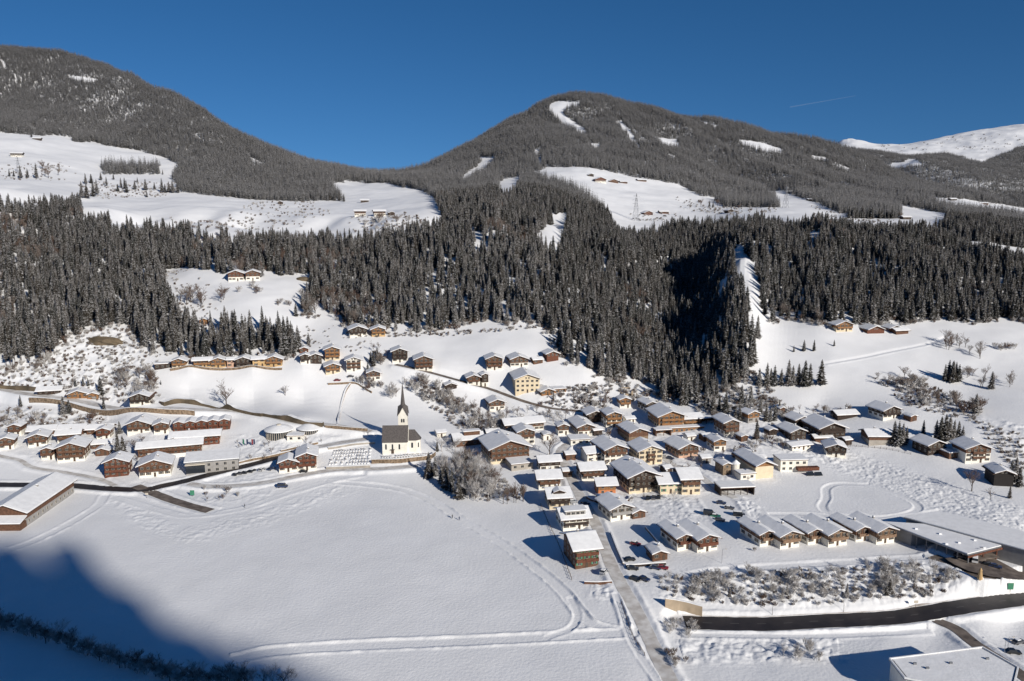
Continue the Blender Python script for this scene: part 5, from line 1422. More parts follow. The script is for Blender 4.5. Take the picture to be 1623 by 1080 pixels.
# ------------------------------------------------------------------ trees and bushes one can count
def T(u, v, hpx, kind, label, group=None, wide=1.0, cat=None, name=None):
    x, y, z = hit(u, v); h = hpx * y / F
    k = rng.integers(0, 1000)
    rz = float(rng.random() * 6.28)
    if kind == 's': return place_tree(x, y, z, h, rz, SPR[k % 6], name or 'spruce_tree', label, cat or 'spruce tree', group, 25.0, 'trunk', wide)
    if kind == 'b': return place_tree(x, y, z, h, rz, BARE[k % 6], name or 'bare_tree', label, cat or 'bare tree', group, 10.5, 'trunk', wide)
    if kind == 'f': return place_tree(x, y, z, h, rz, FROSTT[k % 3], name or 'frosted_tree', label, cat or 'frosted tree', group, 10.5, 'trunk', wide)
    sh = SHR[[0, 2, 4, 6][k % 4]] if kind == 'U' else SHR[k % 8]
    return place_tree(x, y, z, h, rz, sh, name or 'bush', label, cat or 'bush', group, 4.2, 'stem', wide)


SPRUCES = [
    ('small spruce standing alone on the upper right meadow', 'loose spruces on the upper right meadow', [(1258, 558, 11), (1274, 557, 19), (1290, 557, 19), (1322, 549, 11)]),
    ('spruce in the short row across the right meadow above the village', 'spruces in the row across the right meadow', [(1203, 612, 30), (1215, 613, 40), (1221, 612, 30), (1227, 613, 36), (1238, 611, 28), (1249, 612, 44), (1256, 612, 34), (1265, 611, 36), (1270, 613, 30), (1275, 613, 44), (1283, 612, 38), (1301, 610, 42)]),
    ('dark spruce in the dense clump right of the right hand meadow', 'spruces of the dense clump at right', [(1497, 604, 28), (1503, 603, 34), (1509, 606, 36), (1514, 604, 32), (1519, 606, 30)]),
    ('single spruce between bare trees near the right edge', 'single spruces near the right edge', [(1571, 617, 30), (1546, 656, 34), (1486, 632, 20), (1458, 640, 20)]),
    ('spruce in the pair beside the white roofed barn in the east', 'spruces beside the oblong white roofed barn', [(1416, 706, 42), (1423, 708, 44), (1430, 706, 38), (1436, 704, 30)]),
    ('spruce of the group behind the dark timber house on the east slope', 'spruces behind the east slope houses', [(1483, 697, 34), (1490, 699, 42), (1497, 699, 46), (1504, 699, 42), (1511, 699, 36), (1518, 699, 34), (1525, 701, 28), (1463, 690, 26)]),
    ('spruce right behind the black timber cabin', 'spruces behind the black cabin', [(1608, 766, 46), (1615, 772, 36), (1602, 760, 34), (1600, 790, 22)]),
    ('snow loaded spruce in the gardens behind the village', 'spruces at the upper edge of the village', [(1165, 673, 32), (1172, 668, 26), (1199, 697, 34), (1205, 656, 30), (1214, 668, 30), (1221, 669, 26), (1228, 668, 30), (1235, 652, 18), (1245, 664, 18), (1163, 726, 20), (1130, 655, 36), (1140, 652, 30), (1150, 656, 38), (1120, 648, 36), (1182, 655, 30), (1175, 640, 32), (1190, 640, 30)]),
    ('big spruce standing among the chalets of the holiday village', 'spruces in the holiday village', [(188, 728, 50), (196, 724, 36), (190, 688, 22)]),
    ('spruce beside the railway at the left', 'spruces beside the railway', [(160, 627, 32), (33, 645, 20), (101, 658, 32), (110, 656, 24), (165, 652, 26), (120, 613, 14), (132, 612, 16), (140, 612, 14), (96, 612, 12)]),
    ('tall spruce at the dark left side of the thicket by the field', 'spruces in the thicket by the field', [(680, 757, 44), (690, 756, 36), (700, 768, 40), (708, 776, 44), (716, 782, 46), (727, 791, 38), (734, 786, 34), (742, 775, 36)]),
    ('slim spruce behind the thicket close to the brown hotel', 'slim spruces near the brown hotel', [(738, 729, 24), (744, 729, 22), (855, 741, 22), (693, 716, 18)]),
    ('spruce scattered on the high left plateau meadow', 'spruces scattered on the left plateau', [(33, 283, 20), (44, 282, 15), (58, 283, 24), (15, 280, 12), (22, 280, 10), (136, 292, 17), (145, 291, 15), (160, 286, 13), (169, 295, 15), (154, 309, 24), (148, 312, 22), (130, 314, 26), (138, 315, 24), (187, 304, 12), (192, 298, 16), (198, 300, 18), (201, 306, 20), (214, 301, 15), (231, 302, 18), (233, 313, 11), (245, 301, 12), (257, 305, 22), (262, 306, 14), (268, 305, 17), (274, 306, 20), (282, 306, 18), (218, 290, 9), (180, 285, 10), (258, 277, 8), (50, 218, 10), (530, 318, 14), (538, 319, 18), (545, 320, 12), (523, 318, 16)]),
    ('spruce at the upper rim of the mid meadow on the left', 'spruces round the mid left meadow', [(469, 502, 22), (489, 546, 20), (471, 534, 12), (453, 565, 46), (447, 566, 40), (461, 560, 34), (255, 610, 8)]),
    ('small snowy spruce on the bank between terrace and bypass road', 'small spruces on the bypass bank', [(1156, 946, 20), (1247, 943, 20), (1342, 945, 24), (1410, 941, 28), (1405, 944, 20), (1240, 946, 14)]),
    ('spruce beside the upper road by the three houses', 'spruces beside the hill road', [(592, 582, 26), (598, 572, 24), (588, 576, 20), (583, 590, 16), (877, 634, 14), (918, 640, 14)]),
]
for lb, gr, pts in SPRUCES:
    for (u_, v_, h_) in pts: T(u_, v_, h_, 's', lb, gr, wide=float(rng.uniform(1.0, 1.35)))
T(359, 645, 40, 'b', 'large round bare tree alone on the white meadow above the baths', name='bare_tree', wide=1.35)
T(452, 627, 17, 'b', 'small round bare tree alone on the white meadow left of the dry stone wall', wide=1.5)
T(871, 722, 38, 'b', 'big frosted broad tree right of the brown hotel', wide=1.25)
T(1540, 779, 40, 'b', 'tall bare tree on the snow field left of the black cabin', wide=1.15)
T(1570, 792, 20, 'b', 'small bare tree on the bank below the black cabin')
T(700, 716, 30, 'f', 'wide frosted tree right of the churchyard', wide=1.3)
T(722, 716, 24, 'f', 'lower frosted tree left of the farm building with the long dormer', wide=1.5)


def region(poly, n, kind, hr, label, group, wide=1.0, line=False):
    us = [p[0] for p in poly]; vs = [p[1] for p in poly]; c = 0
    if line:
        d = np.r_[0, np.cumsum(np.hypot(np.diff(us), np.diff(vs)))]
        for i in range(n):
            s_ = d[-1] * (i + rng.random() * .8) / n
            T(np.interp(s_, d, us) + rng.normal() * 1.5, np.interp(s_, d, vs) + rng.normal() * 1.5, float(rng.uniform(*hr)), kind[c % len(kind)], label, group, wide * float(rng.uniform(.85, 1.2))); c += 1
        return
    while c < n:
        u = rng.uniform(min(us), max(us)); v = rng.uniform(min(vs), max(vs))
        if inpoly([u], [v], poly)[0]: T(u, v, float(rng.uniform(*hr)), kind[c % len(kind)], label, group, wide * float(rng.uniform(.85, 1.2))); c += 1


region([(695, 748), (735, 742), (765, 748), (785, 765), (790, 797), (762, 798), (728, 788), (705, 770)], 58, 'bff', (26, 42), 'tall frosted tree in the thicket by the field', 'bare trees of the thicket by the field')
region([(795, 796), (838, 795)], 9, 'b', (26, 38), 'slender bare tree at the right tail of the thicket', 'slender bare trees right of the thicket', line=True, wide=.7)
region([(745, 685), (705, 655), (640, 612), (665, 606), (720, 632), (760, 655), (800, 675), (780, 690)], 52, 'bU', (12, 24), 'bare tree or bush in the gully running down behind the church', 'bare growth in the gully behind the church')
region([(780, 658), (850, 652), (940, 664), (900, 676), (850, 672), (795, 672)], 20, 'bf', (12, 22), 'bare tree in the belt under the hill road', 'bare trees under the hill road')
region([(868, 632), (915, 622), (955, 612), (968, 632), (955, 650), (900, 640)], 22, 'ub', (9, 16), 'bush on the slope between school and torrent barrier', 'bushes between school and barrier')
region([(566, 607), (600, 612), (632, 628), (620, 633), (580, 620)], 12, 'bu', (12, 22), 'bare tree below the yard wall above the church', 'bare trees above the church')
region([(583, 560), (610, 548), (625, 570), (600, 590)], 10, 'ub', (10, 18), 'bare tree between the forest edge houses and the hill road', 'bare trees by the upper houses')
region([(1376, 600), (1412, 592), (1460, 606), (1490, 622), (1555, 645), (1545, 662), (1480, 650), (1425, 626)], 46, 'bu', (12, 24), 'bare tree in the long diagonal hedge of the right meadows', 'bare trees of the diagonal hedge at right')
region([(1486, 535), (1520, 545), (1565, 568), (1540, 570), (1500, 556)], 13, 'b', (14, 28), 'bare tree beside the farm track under the right forest', 'bare trees beside the farm track')
region([(1575, 552), (1612, 556)], 6, 'u', (10, 14), 'bush near the upper right meadow edge', 'bushes near the upper right meadow', line=True)
region([(1520, 596), (1620, 596), (1620, 622), (1530, 615)], 12, 'b', (14, 24), 'bare tree right of the dense spruce clump', 'bare trees right of the spruce clump')
region([(1235, 652), (1345, 650), (1350, 660), (1240, 668)], 20, 'ub', (8, 15), 'bush in the belt above the eastern hamlet', 'bushes above the eastern hamlet')
region([(1140, 695), (1235, 690), (1245, 715), (1180, 722), (1140, 715)], 16, 'bu', (10, 20), 'bare garden tree in the upper village', 'bare garden trees of the upper village')
region([(890, 665), (1240, 660), (1230, 760), (1110, 800), (980, 800), (900, 730)], 60, 'ub', (5, 13), 'small bare bush or tree in a village garden', 'garden bushes of the village')
region([(1060, 735), (1105, 790), (1080, 800), (1060, 790)], 5, 'f', (14, 22), 'frosted tree on the yard below the inn', 'frosted trees below the inn')
region([(1045, 918), (1120, 912), (1200, 908), (1340, 900), (1480, 893), (1530, 915), (1470, 938), (1340, 950), (1220, 956), (1120, 950), (1060, 942)], 95, 'UUUf', (10, 22), 'frosted bush on the bank above the bypass road', 'frosted bushes on the bypass bank', wide=1.2)
for u_, v_, h_ in ((1200, 935, 36), (1222, 932, 34), (1258, 925, 34), (1325, 922, 32), (1375, 917, 40), (1445, 922, 46), (1452, 926, 36), (1475, 905, 26), (1120, 925, 28), (1480, 915, 24)):
    T(u_, v_, h_, 'f', 'taller frosted larch on the bank above the bypass road', 'taller larches on the bypass bank', name='larch_tree', cat='larch', wide=.75)
region([(1050, 985), (1110, 990), (1118, 1010), (1060, 1012)], 12, 'U', (10, 18), 'frosted bush at the left end of the bypass road', 'frosted bushes at the underpass')
region([(1230, 1018), (1300, 1022), (1310, 1050), (1240, 1050)], 9, 'fU', (14, 26), 'frosted tree below the bypass road', 'frosted trees below the bypass road')
region([(1060, 1015), (1095, 1060), (1075, 1068), (1050, 1030)], 9, 'u', (10, 18), 'bush right of the lowest part of the village road', 'bushes by the lowest village road')
region([(-10, 992), (40, 1008), (90, 1022), (140, 1040), (190, 1058), (240, 1072), (300, 1085), (400, 1088), (470, 1090)], 34, 'bf', (30, 46), 'bare tree in the dark line along the stream in the mountain shadow', 'bare trees in the mountain shadow', line=True, wide=1.15)
region([(-10, 990), (40, 1006), (90, 1020), (140, 1038), (190, 1056), (240, 1070), (300, 1083), (400, 1086)], 60, 'Ub', (18, 32), 'low frosted bush in the dark line along the stream in the mountain shadow', 'bushes in the mountain shadow', line=True, wide=1.3)
region([(175, 598), (250, 590), (262, 625), (215, 640), (185, 625)], 26, 'bu', (10, 24), 'bare tree on the brushy slope left of the hillside meadow', 'bare trees on the brushy slope')
region([(0, 652), (160, 662), (165, 684), (0, 684)], 24, 'ub', (8, 22), 'bare bush on the bank under the railway wall', 'bushes under the railway wall')
region([(275, 480), (330, 492), (370, 500), (365, 470), (320, 465)], 12, 'b', (16, 30), 'bare tree on the mid left meadow behind the spruce block', 'bare trees on the mid left meadow')
region([(370, 452), (405, 452), (415, 466), (370, 466)], 7, 'u', (8, 12), 'bush below the two farmhouses above the forest block', 'bushes below the two upper farmhouses')
region([(440, 478), (465, 478), (465, 486), (440, 486)], 4, 'u', (9, 13), 'reddish bush at the edge of the central forest', 'reddish bushes at the forest edge')
region([(310, 772), (420, 778), (410, 800), (330, 800)], 10, 'ub', (7, 15), 'little bush on the snow between the lanes', 'little bushes between the lanes')
region([(375, 700), (560, 690), (545, 715), (380, 735)], 14, 'b', (8, 14), 'young bare tree in the grounds of the baths', 'young trees round the baths', wide=.8)
region([(195, 690), (240, 700), (225, 735), (200, 735)], 6, 'b', (12, 20), 'bare garden tree among the holiday chalets', 'garden trees of the holiday village')
T(1196, 874, 9, 'u', 'dark little bush on the lower terrace left of the three twin chalets')
region([(60, 262), (105, 270), (100, 285), (70, 282)], 7, 'b', (9, 16), 'bare tree on the high left meadow', 'bare trees on the high left meadow')
region([(1090, 320), (1200, 330), (1190, 342), (1090, 335)], 12, 'bs', (7, 14), 'small tree at the plateau rim right of the farms', 'small trees at the plateau rim')
region([(560, 350), (620, 345), (640, 352), (590, 362)], 6, 'u', (8, 14), 'bush below the three farm buildings on the left plateau', 'bushes on the left plateau')

# scrub that nobody could count: low twigs poking out of the snow
SC = [([(90, 530), (215, 520), (240, 585), (262, 640), (205, 642), (100, 628), (0, 612), (0, 592)], 620, 1.0), ([(0, 645), (170, 655), (170, 685), (0, 690)], 160, 1.0),
      ([(1040, 915), (1200, 908), (1480, 895), (1540, 925), (1480, 948), (1250, 962), (1120, 958), (1060, 950)], 330, .8),
      ([(1380, 600), (1450, 600), (1560, 650), (1540, 670), (1440, 645)], 220, 1.0), ([(640, 612), (700, 615), (800, 680), (740, 692)], 260, 1.0),
      ([(850, 622), (960, 606), (972, 640), (950, 655), (860, 645)], 160, 1.0), ([(1540, 665), (1623, 690), (1623, 760), (1580, 715)], 110, .8),
      ([(1100, 645), (1240, 630), (1250, 660), (1120, 672)], 220, 1.1), ([(455, 520), (560, 515), (600, 560), (480, 560)], 60, .8),
      ([(695, 745), (790, 750), (835, 792), (760, 796)], 120, 1.0), ([(230, 500), (350, 510), (470, 570), (240, 575)], 160, 1.0),
      ([(1190, 520), (1190, 575), (1240, 640), (1100, 640), (1180, 590)], 160, 1.2), ([(950, 590), (1045, 625), (1000, 640), (940, 600)], 90, 1.2),
      ([(540, 528), (700, 528), (870, 515), (900, 570), (880, 570), (860, 520), (700, 535), (560, 535)], 160, 1.0)]
pts = []; scl = []
for poly, n, s_ in SC:
    us = [p[0] for p in poly]; vs = [p[1] for p in poly]; c = 0
    while c < n:
        u = rng.uniform(min(us), max(us)); v = rng.uniform(min(vs), max(vs))
        if inpoly([u], [v], poly)[0]:
            x, y, z = hit(u, v)
            c += 1
            if y > 720: continue
            pts.append((x, y, z - .1)); scl.append(s_ * rng.uniform(.5, 1.2))
for poly, n, s_ in [([(380, 322), (500, 322), (520, 345), (390, 345)], 70, 3.0), ([(555, 345), (660, 340), (680, 362), (570, 375)], 90, 3.2), ([(130, 290), (285, 290), (290, 312), (130, 316)], 130, 3.2),
                     ([(0, 262), (110, 262), (110, 286), (0, 286)], 60, 3.0), ([(280, 350), (480, 350), (480, 366), (280, 366)], 60, 3.2), ([(1070, 315), (1240, 330), (1200, 345), (1080, 335)], 80, 3.4),
                     ([(1000, 340), (1080, 338), (1080, 350), (1000, 352)], 25, 3.0), ([(1290, 325), (1420, 345), (1400, 362), (1290, 350)], 60, 3.2), ([(255, 430), (300, 430), (330, 500), (270, 500)], 60, 2.0), ([(1380, 203), (1623, 215), (1623, 245), (1400, 240)], 120, 7.0)]:
    us = [p[0] for p in poly]; vs = [p[1] for p in poly]; c = 0
    while c < n:
        u = rng.uniform(min(us), max(us)); v = rng.uniform(min(vs), max(vs))
        if inpoly([u], [v], poly)[0]:
            x, y, z = hit(u, v); c += 1
            for q in range(int(rng.integers(1, 4))): pts.append((x + rng.normal() * 6, y + rng.normal() * 6, z - .3)); scl.append(s_ * .5 * rng.uniform(.4, 1.1))
pts = [(p[0], p[1], float(zat(p[0], p[1])) - .2) for p in pts]
instancer('scrub', pts, rng.random(len(pts)) * 6.28, scl, rng.integers(0, 5, len(pts)), SCR)
# reddish undergrowth and thin stems at the foot of the woods
m_ = (np.abs(np.interp(pu, lx, ly) - pv) < 9) & (ty < 800)
q = np.nonzero(m_)[0]; q = q[rng.integers(0, len(q), 700)]
qq = np.stack([tx[q] + rng.normal(size=700) * 3, ty[q] - rng.random(700) * 6, 0 * tx[q]], 1); qq[:, 2] = zat(qq[:, 0], qq[:, 1]) - .1
instancer('undergrowth', qq, rng.random(700) * 6.28, rng.uniform(.8, 1.8, 700), rng.integers(0, 5, 700), SCR)

# ------------------------------------------------------------------ rocks
for u_, v_, s_, lb in ((165, 546, 12, 'broad brown rock face in the clearing of the left forest'), (482, 446, 7, 'brown rock slab at the right end of the mid left meadow')):
    x, y, z = hit(u_, v_)
    bm = bmesh.new(); bmesh.ops.create_icosphere(bm, subdivisions=4, radius=1)
    for vv in bm.verts:
        n_ = vv.co.copy(); k = 1 + .5 * float(vnoise(np.array(n_.x * 2.2 + n_.z * 2), np.array(n_.y * 2.2 + n_.z), 8)) + .2 * float(vnoise(np.array(n_.x * 7 + n_.z * 5), np.array(n_.y * 7 + n_.z * 6), 9))
        vv.co = Vector((n_.x * s_ * k, n_.y * s_ * .35 * k, n_.z * s_ * .34 * k))
    me_ = bpy.data.meshes.new('rock_outcrop'); bm.to_mesh(me_); bm.free(); me_.materials.append(M['rock'])
    tag(link('rock_outcrop', me_, None, (x, y + 2, z + 1)), lb, 'rock')

# ------------------------------------------------------------------ graves
def stone_mesh(k):
    b = MB(); h = .55 + .18 * k; b.box(-.3, .3, -.09, .09, -.3, h); b.prism([(-.3, h), (.3, h), (.12, h + .2), (-.12, h + .2)], -.09, .09); return b.mesh('headstone', 'grey' if k % 2 else 'concrete')


GS = [stone_mesh(k) for k in range(4)]
GC = snowcap(-.36, .36, -.2, .2, 0, .22).mesh('snow_cap', 'roofsnow'); GB = MB().box(-.42, .42, -1.7, -.15, -.3, .42).mesh('grave_bed', 'roofsnow')


def graves(P00, P10, P01, P11, rows, cols, label, group):
    for r_ in range(rows):
        for c_ in range(cols):
            f, g = (c_ + .5) / cols, (r_ + .5) / rows
            u = (P00[0] * (1 - f) + P10[0] * f) * (1 - g) + (P01[0] * (1 - f) + P11[0] * f) * g
            v = (P00[1] * (1 - f) + P10[1] * f) * (1 - g) + (P01[1] * (1 - f) + P11[1] * f) * g
            if rng.random() < .08: continue
            x, y, z = hit(u, v); k = int(rng.integers(0, 4))
            o = empty('grave', (x, y, z), float(rng.normal() * .05), label=label, cat='grave', group=group)
            link('headstone', GS[k], o); link('snow_cap', GC, o, (0, 0, .55 + .18 * k + .2)); link('grave_bed', GB, o)


graves((530, 714), (590, 710), (520, 738), (586, 736), 5, 14, 'snow capped grave in the cemetery left of the church', 'graves of the left cemetery')
graves((605, 724), (680, 718), (604, 731), (674, 727), 2, 17, 'snow capped grave in the churchyard in front of the church', 'graves in front of the church')

# ------------------------------------------------------------------ cars
CARM = {}
for nm, c in (('black', (.012, .013, .016)), ('navy', (.02, .035, .09)), ('silver', (.35, .36, .38)), ('white', (.7, .7, .7)), ('red', (.22, .012, .02)), ('green', (.03, .16, .10)), ('grey', (.09, .09, .10))):
    m = mat('car_paint_' + nm, c, .28, spec=.6); m.node_tree.nodes['Principled BSDF'].inputs['Coat Weight'].default_value = .5; M['car_' + nm] = m; CARM[nm] = 'car_' + nm


def car_parts(kind, paint):
    L, Wd, Hh = (4.3, 1.78, 1.45) if kind == 'car' else (5.0, 2.0, 2.1)
    b = MB(); h = L / 2
    if kind == 'car': pf_ = [(-h, .35), (h, .35), (h + .03, .72), (h * .93, .84), (h * .42, .95), (-h * .82, .98), (-h, .8)]
    else: pf_ = [(-h, .35), (h, .35), (h, .9), (h * .75, 1.1), (-h, 1.15)]
    mpc = lambda a, y, z: (a, y, z)
    b.prism(pf_, -Wd / 2, Wd / 2, mpc); body = b.mesh('body', paint)
    g = MB(); t = .14
    gp_ = [(h * .45, .93), (h * .12, Hh - .06), (-h * .62, Hh - .06), (-h * .88, .93)] if kind == 'car' else [(h * .72, 1.1), (h * .45, Hh - .06), (-h * .97, Hh - .06), (-h, 1.15)]
    n = len(gp_)
    vs = [(a, -Wd / 2 + (t if z > 1.2 else .03), z) for a, z in gp_] + [(a, Wd / 2 - (t if z > 1.2 else .03), z) for a, z in gp_]
    g.add(vs, [tuple(range(n)), tuple(range(2 * n - 1, n - 1, -1))] + [(i, n + i, n + (i + 1) % n, (i + 1) % n) for i in range(n)])
    cabin = g.mesh('windows', 'glass')
    rx0, rx1 = (-h * .64, h * .14) if kind == 'car' else (-h * .97, h * .46)
    rf = MB().box(rx0, rx1, -Wd / 2 + .12, Wd / 2 - .12, Hh - .055, Hh).mesh('roof', paint)
    wh = MB().tube((0, -.11, 0), (0, .11, 0), .33, .33, 14).mesh('wheel', 'tyre')
    sn = snowcap(rx0 + .05, rx1 - .05, -Wd / 2 + .16, Wd / 2 - .16, Hh, .16).mesh('snow_cover', 'roofsnow')
    lt = MB().box(-.03, .03, -.18, .18, -.07, .07).mesh('headlight', 'frame')
    return body, cabin, rf, wh, sn, lt, L, Wd


CARP = {}


def car(u, v, rz, col, label, kind='car', snowy=False, group=None, onto=None):
    if (kind, col) not in CARP: CARP[(kind, col)] = car_parts(kind, CARM[col])
    body, cabin, rf, wh, sn, lt, L, Wd = CARP[(kind, col)]
    x, y, z = hit(u, v)
    o = empty('parked_van' if kind == 'van' else 'parked_car', (x, y, z + .06), R(rz), label=label, cat='van' if kind == 'van' else 'car', group=group)
    link('body', body, o); link('windows', cabin, o); link('roof', rf, o)
    for sx in (-1, 1):
        for sy in (-1, 1): link('wheel', wh, o, (sx * L * .31, sy * (Wd / 2 - .08), .31))
    for sy in (-1, 1): link('headlight', lt, o, (L / 2, sy * (Wd / 2 - .3), .66))
    if snowy: link('snow_cover', sn, o)


for i, (u_, v_, c_) in enumerate(((375, 753, 'black'), (383, 751, 'grey'), (391, 750, 'black'), (400, 748, 'black'))):
    car(u_, v_, 70, c_, ['leftmost dark car of the short row above the lane junction', 'grey second car of the short row above the lane junction', 'third dark car of the short row above the lane junction', 'rightmost dark car of the short row above the lane junction'][i], snowy=True, group='cars parked above the lane junction')
car(415, 746, 70, 'silver', 'silver car right of the short dark row of cars', snowy=True)
car(430, 745, 60, 'navy', 'dark blue car close to the guest house')
car(481, 749, 10, 'black', 'black car on the lane in front of the guest house')
car(448, 773, 5, 'navy', 'dark blue van alone on the snowy lot beside the field lane', kind='van')
car(1007, 864, -35, 'red', 'red car inside the walled yard', snowy=True)
car(998, 889, 10, 'black', 'black car near the lower wall of the yard')
car(1003, 903, -10, 'black', 'black car just below the yard wall on the left')
car(1039, 902, -20, 'navy', 'dark blue car beside the red one below the cabin')
car(1050, 902, -20, 'red', 'dark red car below the small corner cabin')
car(1006, 920, -40, 'black', 'black car, left of two beside the lower village road')
car(1021, 920, -40, 'navy', 'navy car, right of two beside the lower village road')
car(957, 908, 60, 'silver', 'silver car behind the field end house', snowy=True)
car(908, 797, 10, 'silver', 'snow covered car beside the cream dormered house', snowy=True)
car(927, 800, 15, 'navy', 'dark car on the shaded village road')
for i, u_ in enumerate((1027, 1036, 1044)): car(u_, 791 - i * .6, 75, ['black', 'grey', 'black'][i], ['left of three dark cars before the inn', 'middle of three dark cars before the inn', 'right of three dark cars before the inn'][i], group='cars before the inn')
car(1143, 799, -20, 'navy', 'dark blue car on the upper car park by the carport')
car(1156, 807, -20, 'grey', 'grey snowy car below the blue one on the car park', snowy=True)
car(1124, 816, -20, 'black', 'black car at the left side of the car park', kind='van')
car(1134, 820, -20, 'green', 'green white car next to the black van', snowy=True)
car(1141, 826, -20, 'grey', 'low grey car, lowest on the left side of the car park')
car(1171, 818, -15, 'black', 'black van at the right side of the car park', kind='van', snowy=True)
car(1182, 824, -20, 'grey', 'grey car beside the black van on the car park', snowy=True)
car(1062, 728, -35, 'navy', 'dark car on the lane behind the inn')
car(1234, 700, 20, 'navy', 'dark car near the eastern hamlet')
car(1246, 706, 20, 'black', 'black car beside the white garages')
car(1567, 897, -30, 'black', 'black car, left of two before the flat roofed shop')
car(1577, 900, -30, 'navy', 'dark blue car, right of two before the flat roofed shop')
car(1545, 890, 60, 'white', 'white van partly covered by snow near the shop canopy', kind='van', snowy=True)
car(1521, 884, -30, 'grey', 'grey car under the shop canopy')
car(1618, 884, -30, 'black', 'dark car at the right edge beside the shop')
car(1606, 1036, -10, 'black', 'black car in the shade near the lower right corner')
car(1614, 1020, 20, 'grey', 'snow capped car at the lower right edge', snowy=True)
car(948, 712, 40, 'navy', 'dark blue car on the shaded yard in the village')
car(535, 604, 5, 'red', 'dark red car in the yard of the houses at the bend')
car(556, 598, 5, 'grey', 'grey car in the yard of the houses at the bend')

# ------------------------------------------------------------------ signs, poles, lamps, solar panels, pylons
def pole(u, v, h, label, top=None, name='marker_pole', cat='pole', group=None, col='post', r=.07):
    x, y, z = hit(u, v); o = empty(name, (x, y, z), 0, label=label, cat=cat, group=group)
    MB().tube((0, 0, -.6), (0, 0, h), r, r * .7, 6).build('post', col, o)
    if top == 'sign': MB().box(-.7, .7, -.06, .02, h - .9, h).build('sign_panel', 'frame', o)
    if top == 'board': MB().box(-1.0, 1.0, -.1, .05, h - 2.4, h).build('sign_panel', 'green', o)
    if top == 'lamp':
        MB().tube((0, 0, h), (1.2, -.2, h + .25), .05, .04, 5).build('lamp_arm', 'metal', o); MB().box(1.0, 1.7, -.35, -.05, h + .15, h + .3).build('lamp_head', 'frame', o)
    if top == 'cap': MB().tube((0, 0, h - .1), (0, 0, h + .35), .22, .12, 8).build('snow_cap', 'roofsnow', o)
    return o


for i, (u_, v_) in enumerate(((1224, 975), (1337, 970))):
    pole(u_, v_, 3.2, ['roadside post with small sign, left one on the bypass shoulder', 'roadside post with small sign, middle of the bypass shoulder'][i], 'cap', 'road_post', 'post')
pole(1451, 965, 3.0, 'red brown road sign post at the right part of the bypass shoulder', 'sign', 'road_sign', 'road sign', col='red')
pole(1601, 938, 3.4, 'dark advertising board beside the bypass near the right edge', 'board', 'road_sign', 'sign board')
o = pole(1553, 918, 2.4, 'yellow cone shaped figure at the shop drive', None, 'road_marker', 'marker', col='ochre', r=.35); MB().tube((0, 0, 0), (0, 0, 3.2), .95, .45, 8).tube((0, 0, 3.2), (0, 0, 4.1), .6, .1, 8).build('yellow_hood', 'ochre', o)
pole(1548, 886, 4.2, 'street lamp on the snow island before the shop', 'lamp', 'street_lamp', 'street lamp', col='metal')
pole(1144, 893, 5.5, 'curved street lamp on the lower terrace', 'lamp', 'street_lamp', 'street lamp', col='metal')
pole(233, 790, 2.6, 'white road sign at the spur road junction', 'sign', 'road_sign', 'road sign')
pole(305, 787, 3.0, 'green billboard between the road and the field lane', 'board', 'road_sign', 'sign board')
for i, (u_, v_) in enumerate(((1592, 1035), (1597, 1030))): pole(u_, v_, 4.2, ['left of two lamp posts in the shade at the lower right', 'right of two lamp posts in the shade at the lower right'][i], 'lamp', 'street_lamp', 'street lamp', col='metal')
for i, u_ in enumerate((385, 391, 399, 402)):
    x, y, z = hit(u_, 708); o = empty('flag', (x, y, z), 0, label=['leftmost of four coloured banners before the left bath pavilion', 'second from left of four coloured banners by the baths', 'third of four coloured banners by the baths', 'rightmost of four coloured banners by the baths'][i], cat='banner', group='banners before the baths')
    MB().tube((0, 0, -.3), (0, 0, 4.2), .05, .04, 5).build('pole', 'metal', o); MB().box(.05, .85, -.03, .03, 1.2, 4.1).build('banner_cloth', ['car_green', 'car_navy', 'car_red', 'car_navy'][i], o)
for i, u_ in enumerate((1284, 1297)):
    x, y, z = hit(u_, 754); o = empty('solar_panel', (x, y, z), R(6), label=['left dark solar panel lying on the snow bank beside the villa', 'right dark solar panel lying on the snow bank beside the villa'][i], cat='solar panel', group='solar panels beside the villa')
    w2 = 1.85
    MB().add([(-w2, -1.0, .25), (w2, -1.0, .25), (w2, .9, 1.5), (-w2, .9, 1.5), (-w2, -1.0, .37), (w2, -1.0, .37), (w2, .9, 1.62), (-w2, .9, 1.62)], [(0, 3, 2, 1), (4, 5, 6, 7), (0, 1, 5, 4), (1, 2, 6, 5), (2, 3, 7, 6), (3, 0, 4, 7)]).build('panel', 'glass', o)
    for sx in (-1.2, 1.2): MB().box(sx - .05, sx + .05, .7, .8, -.4, 1.45).build('leg', 'metal', o)


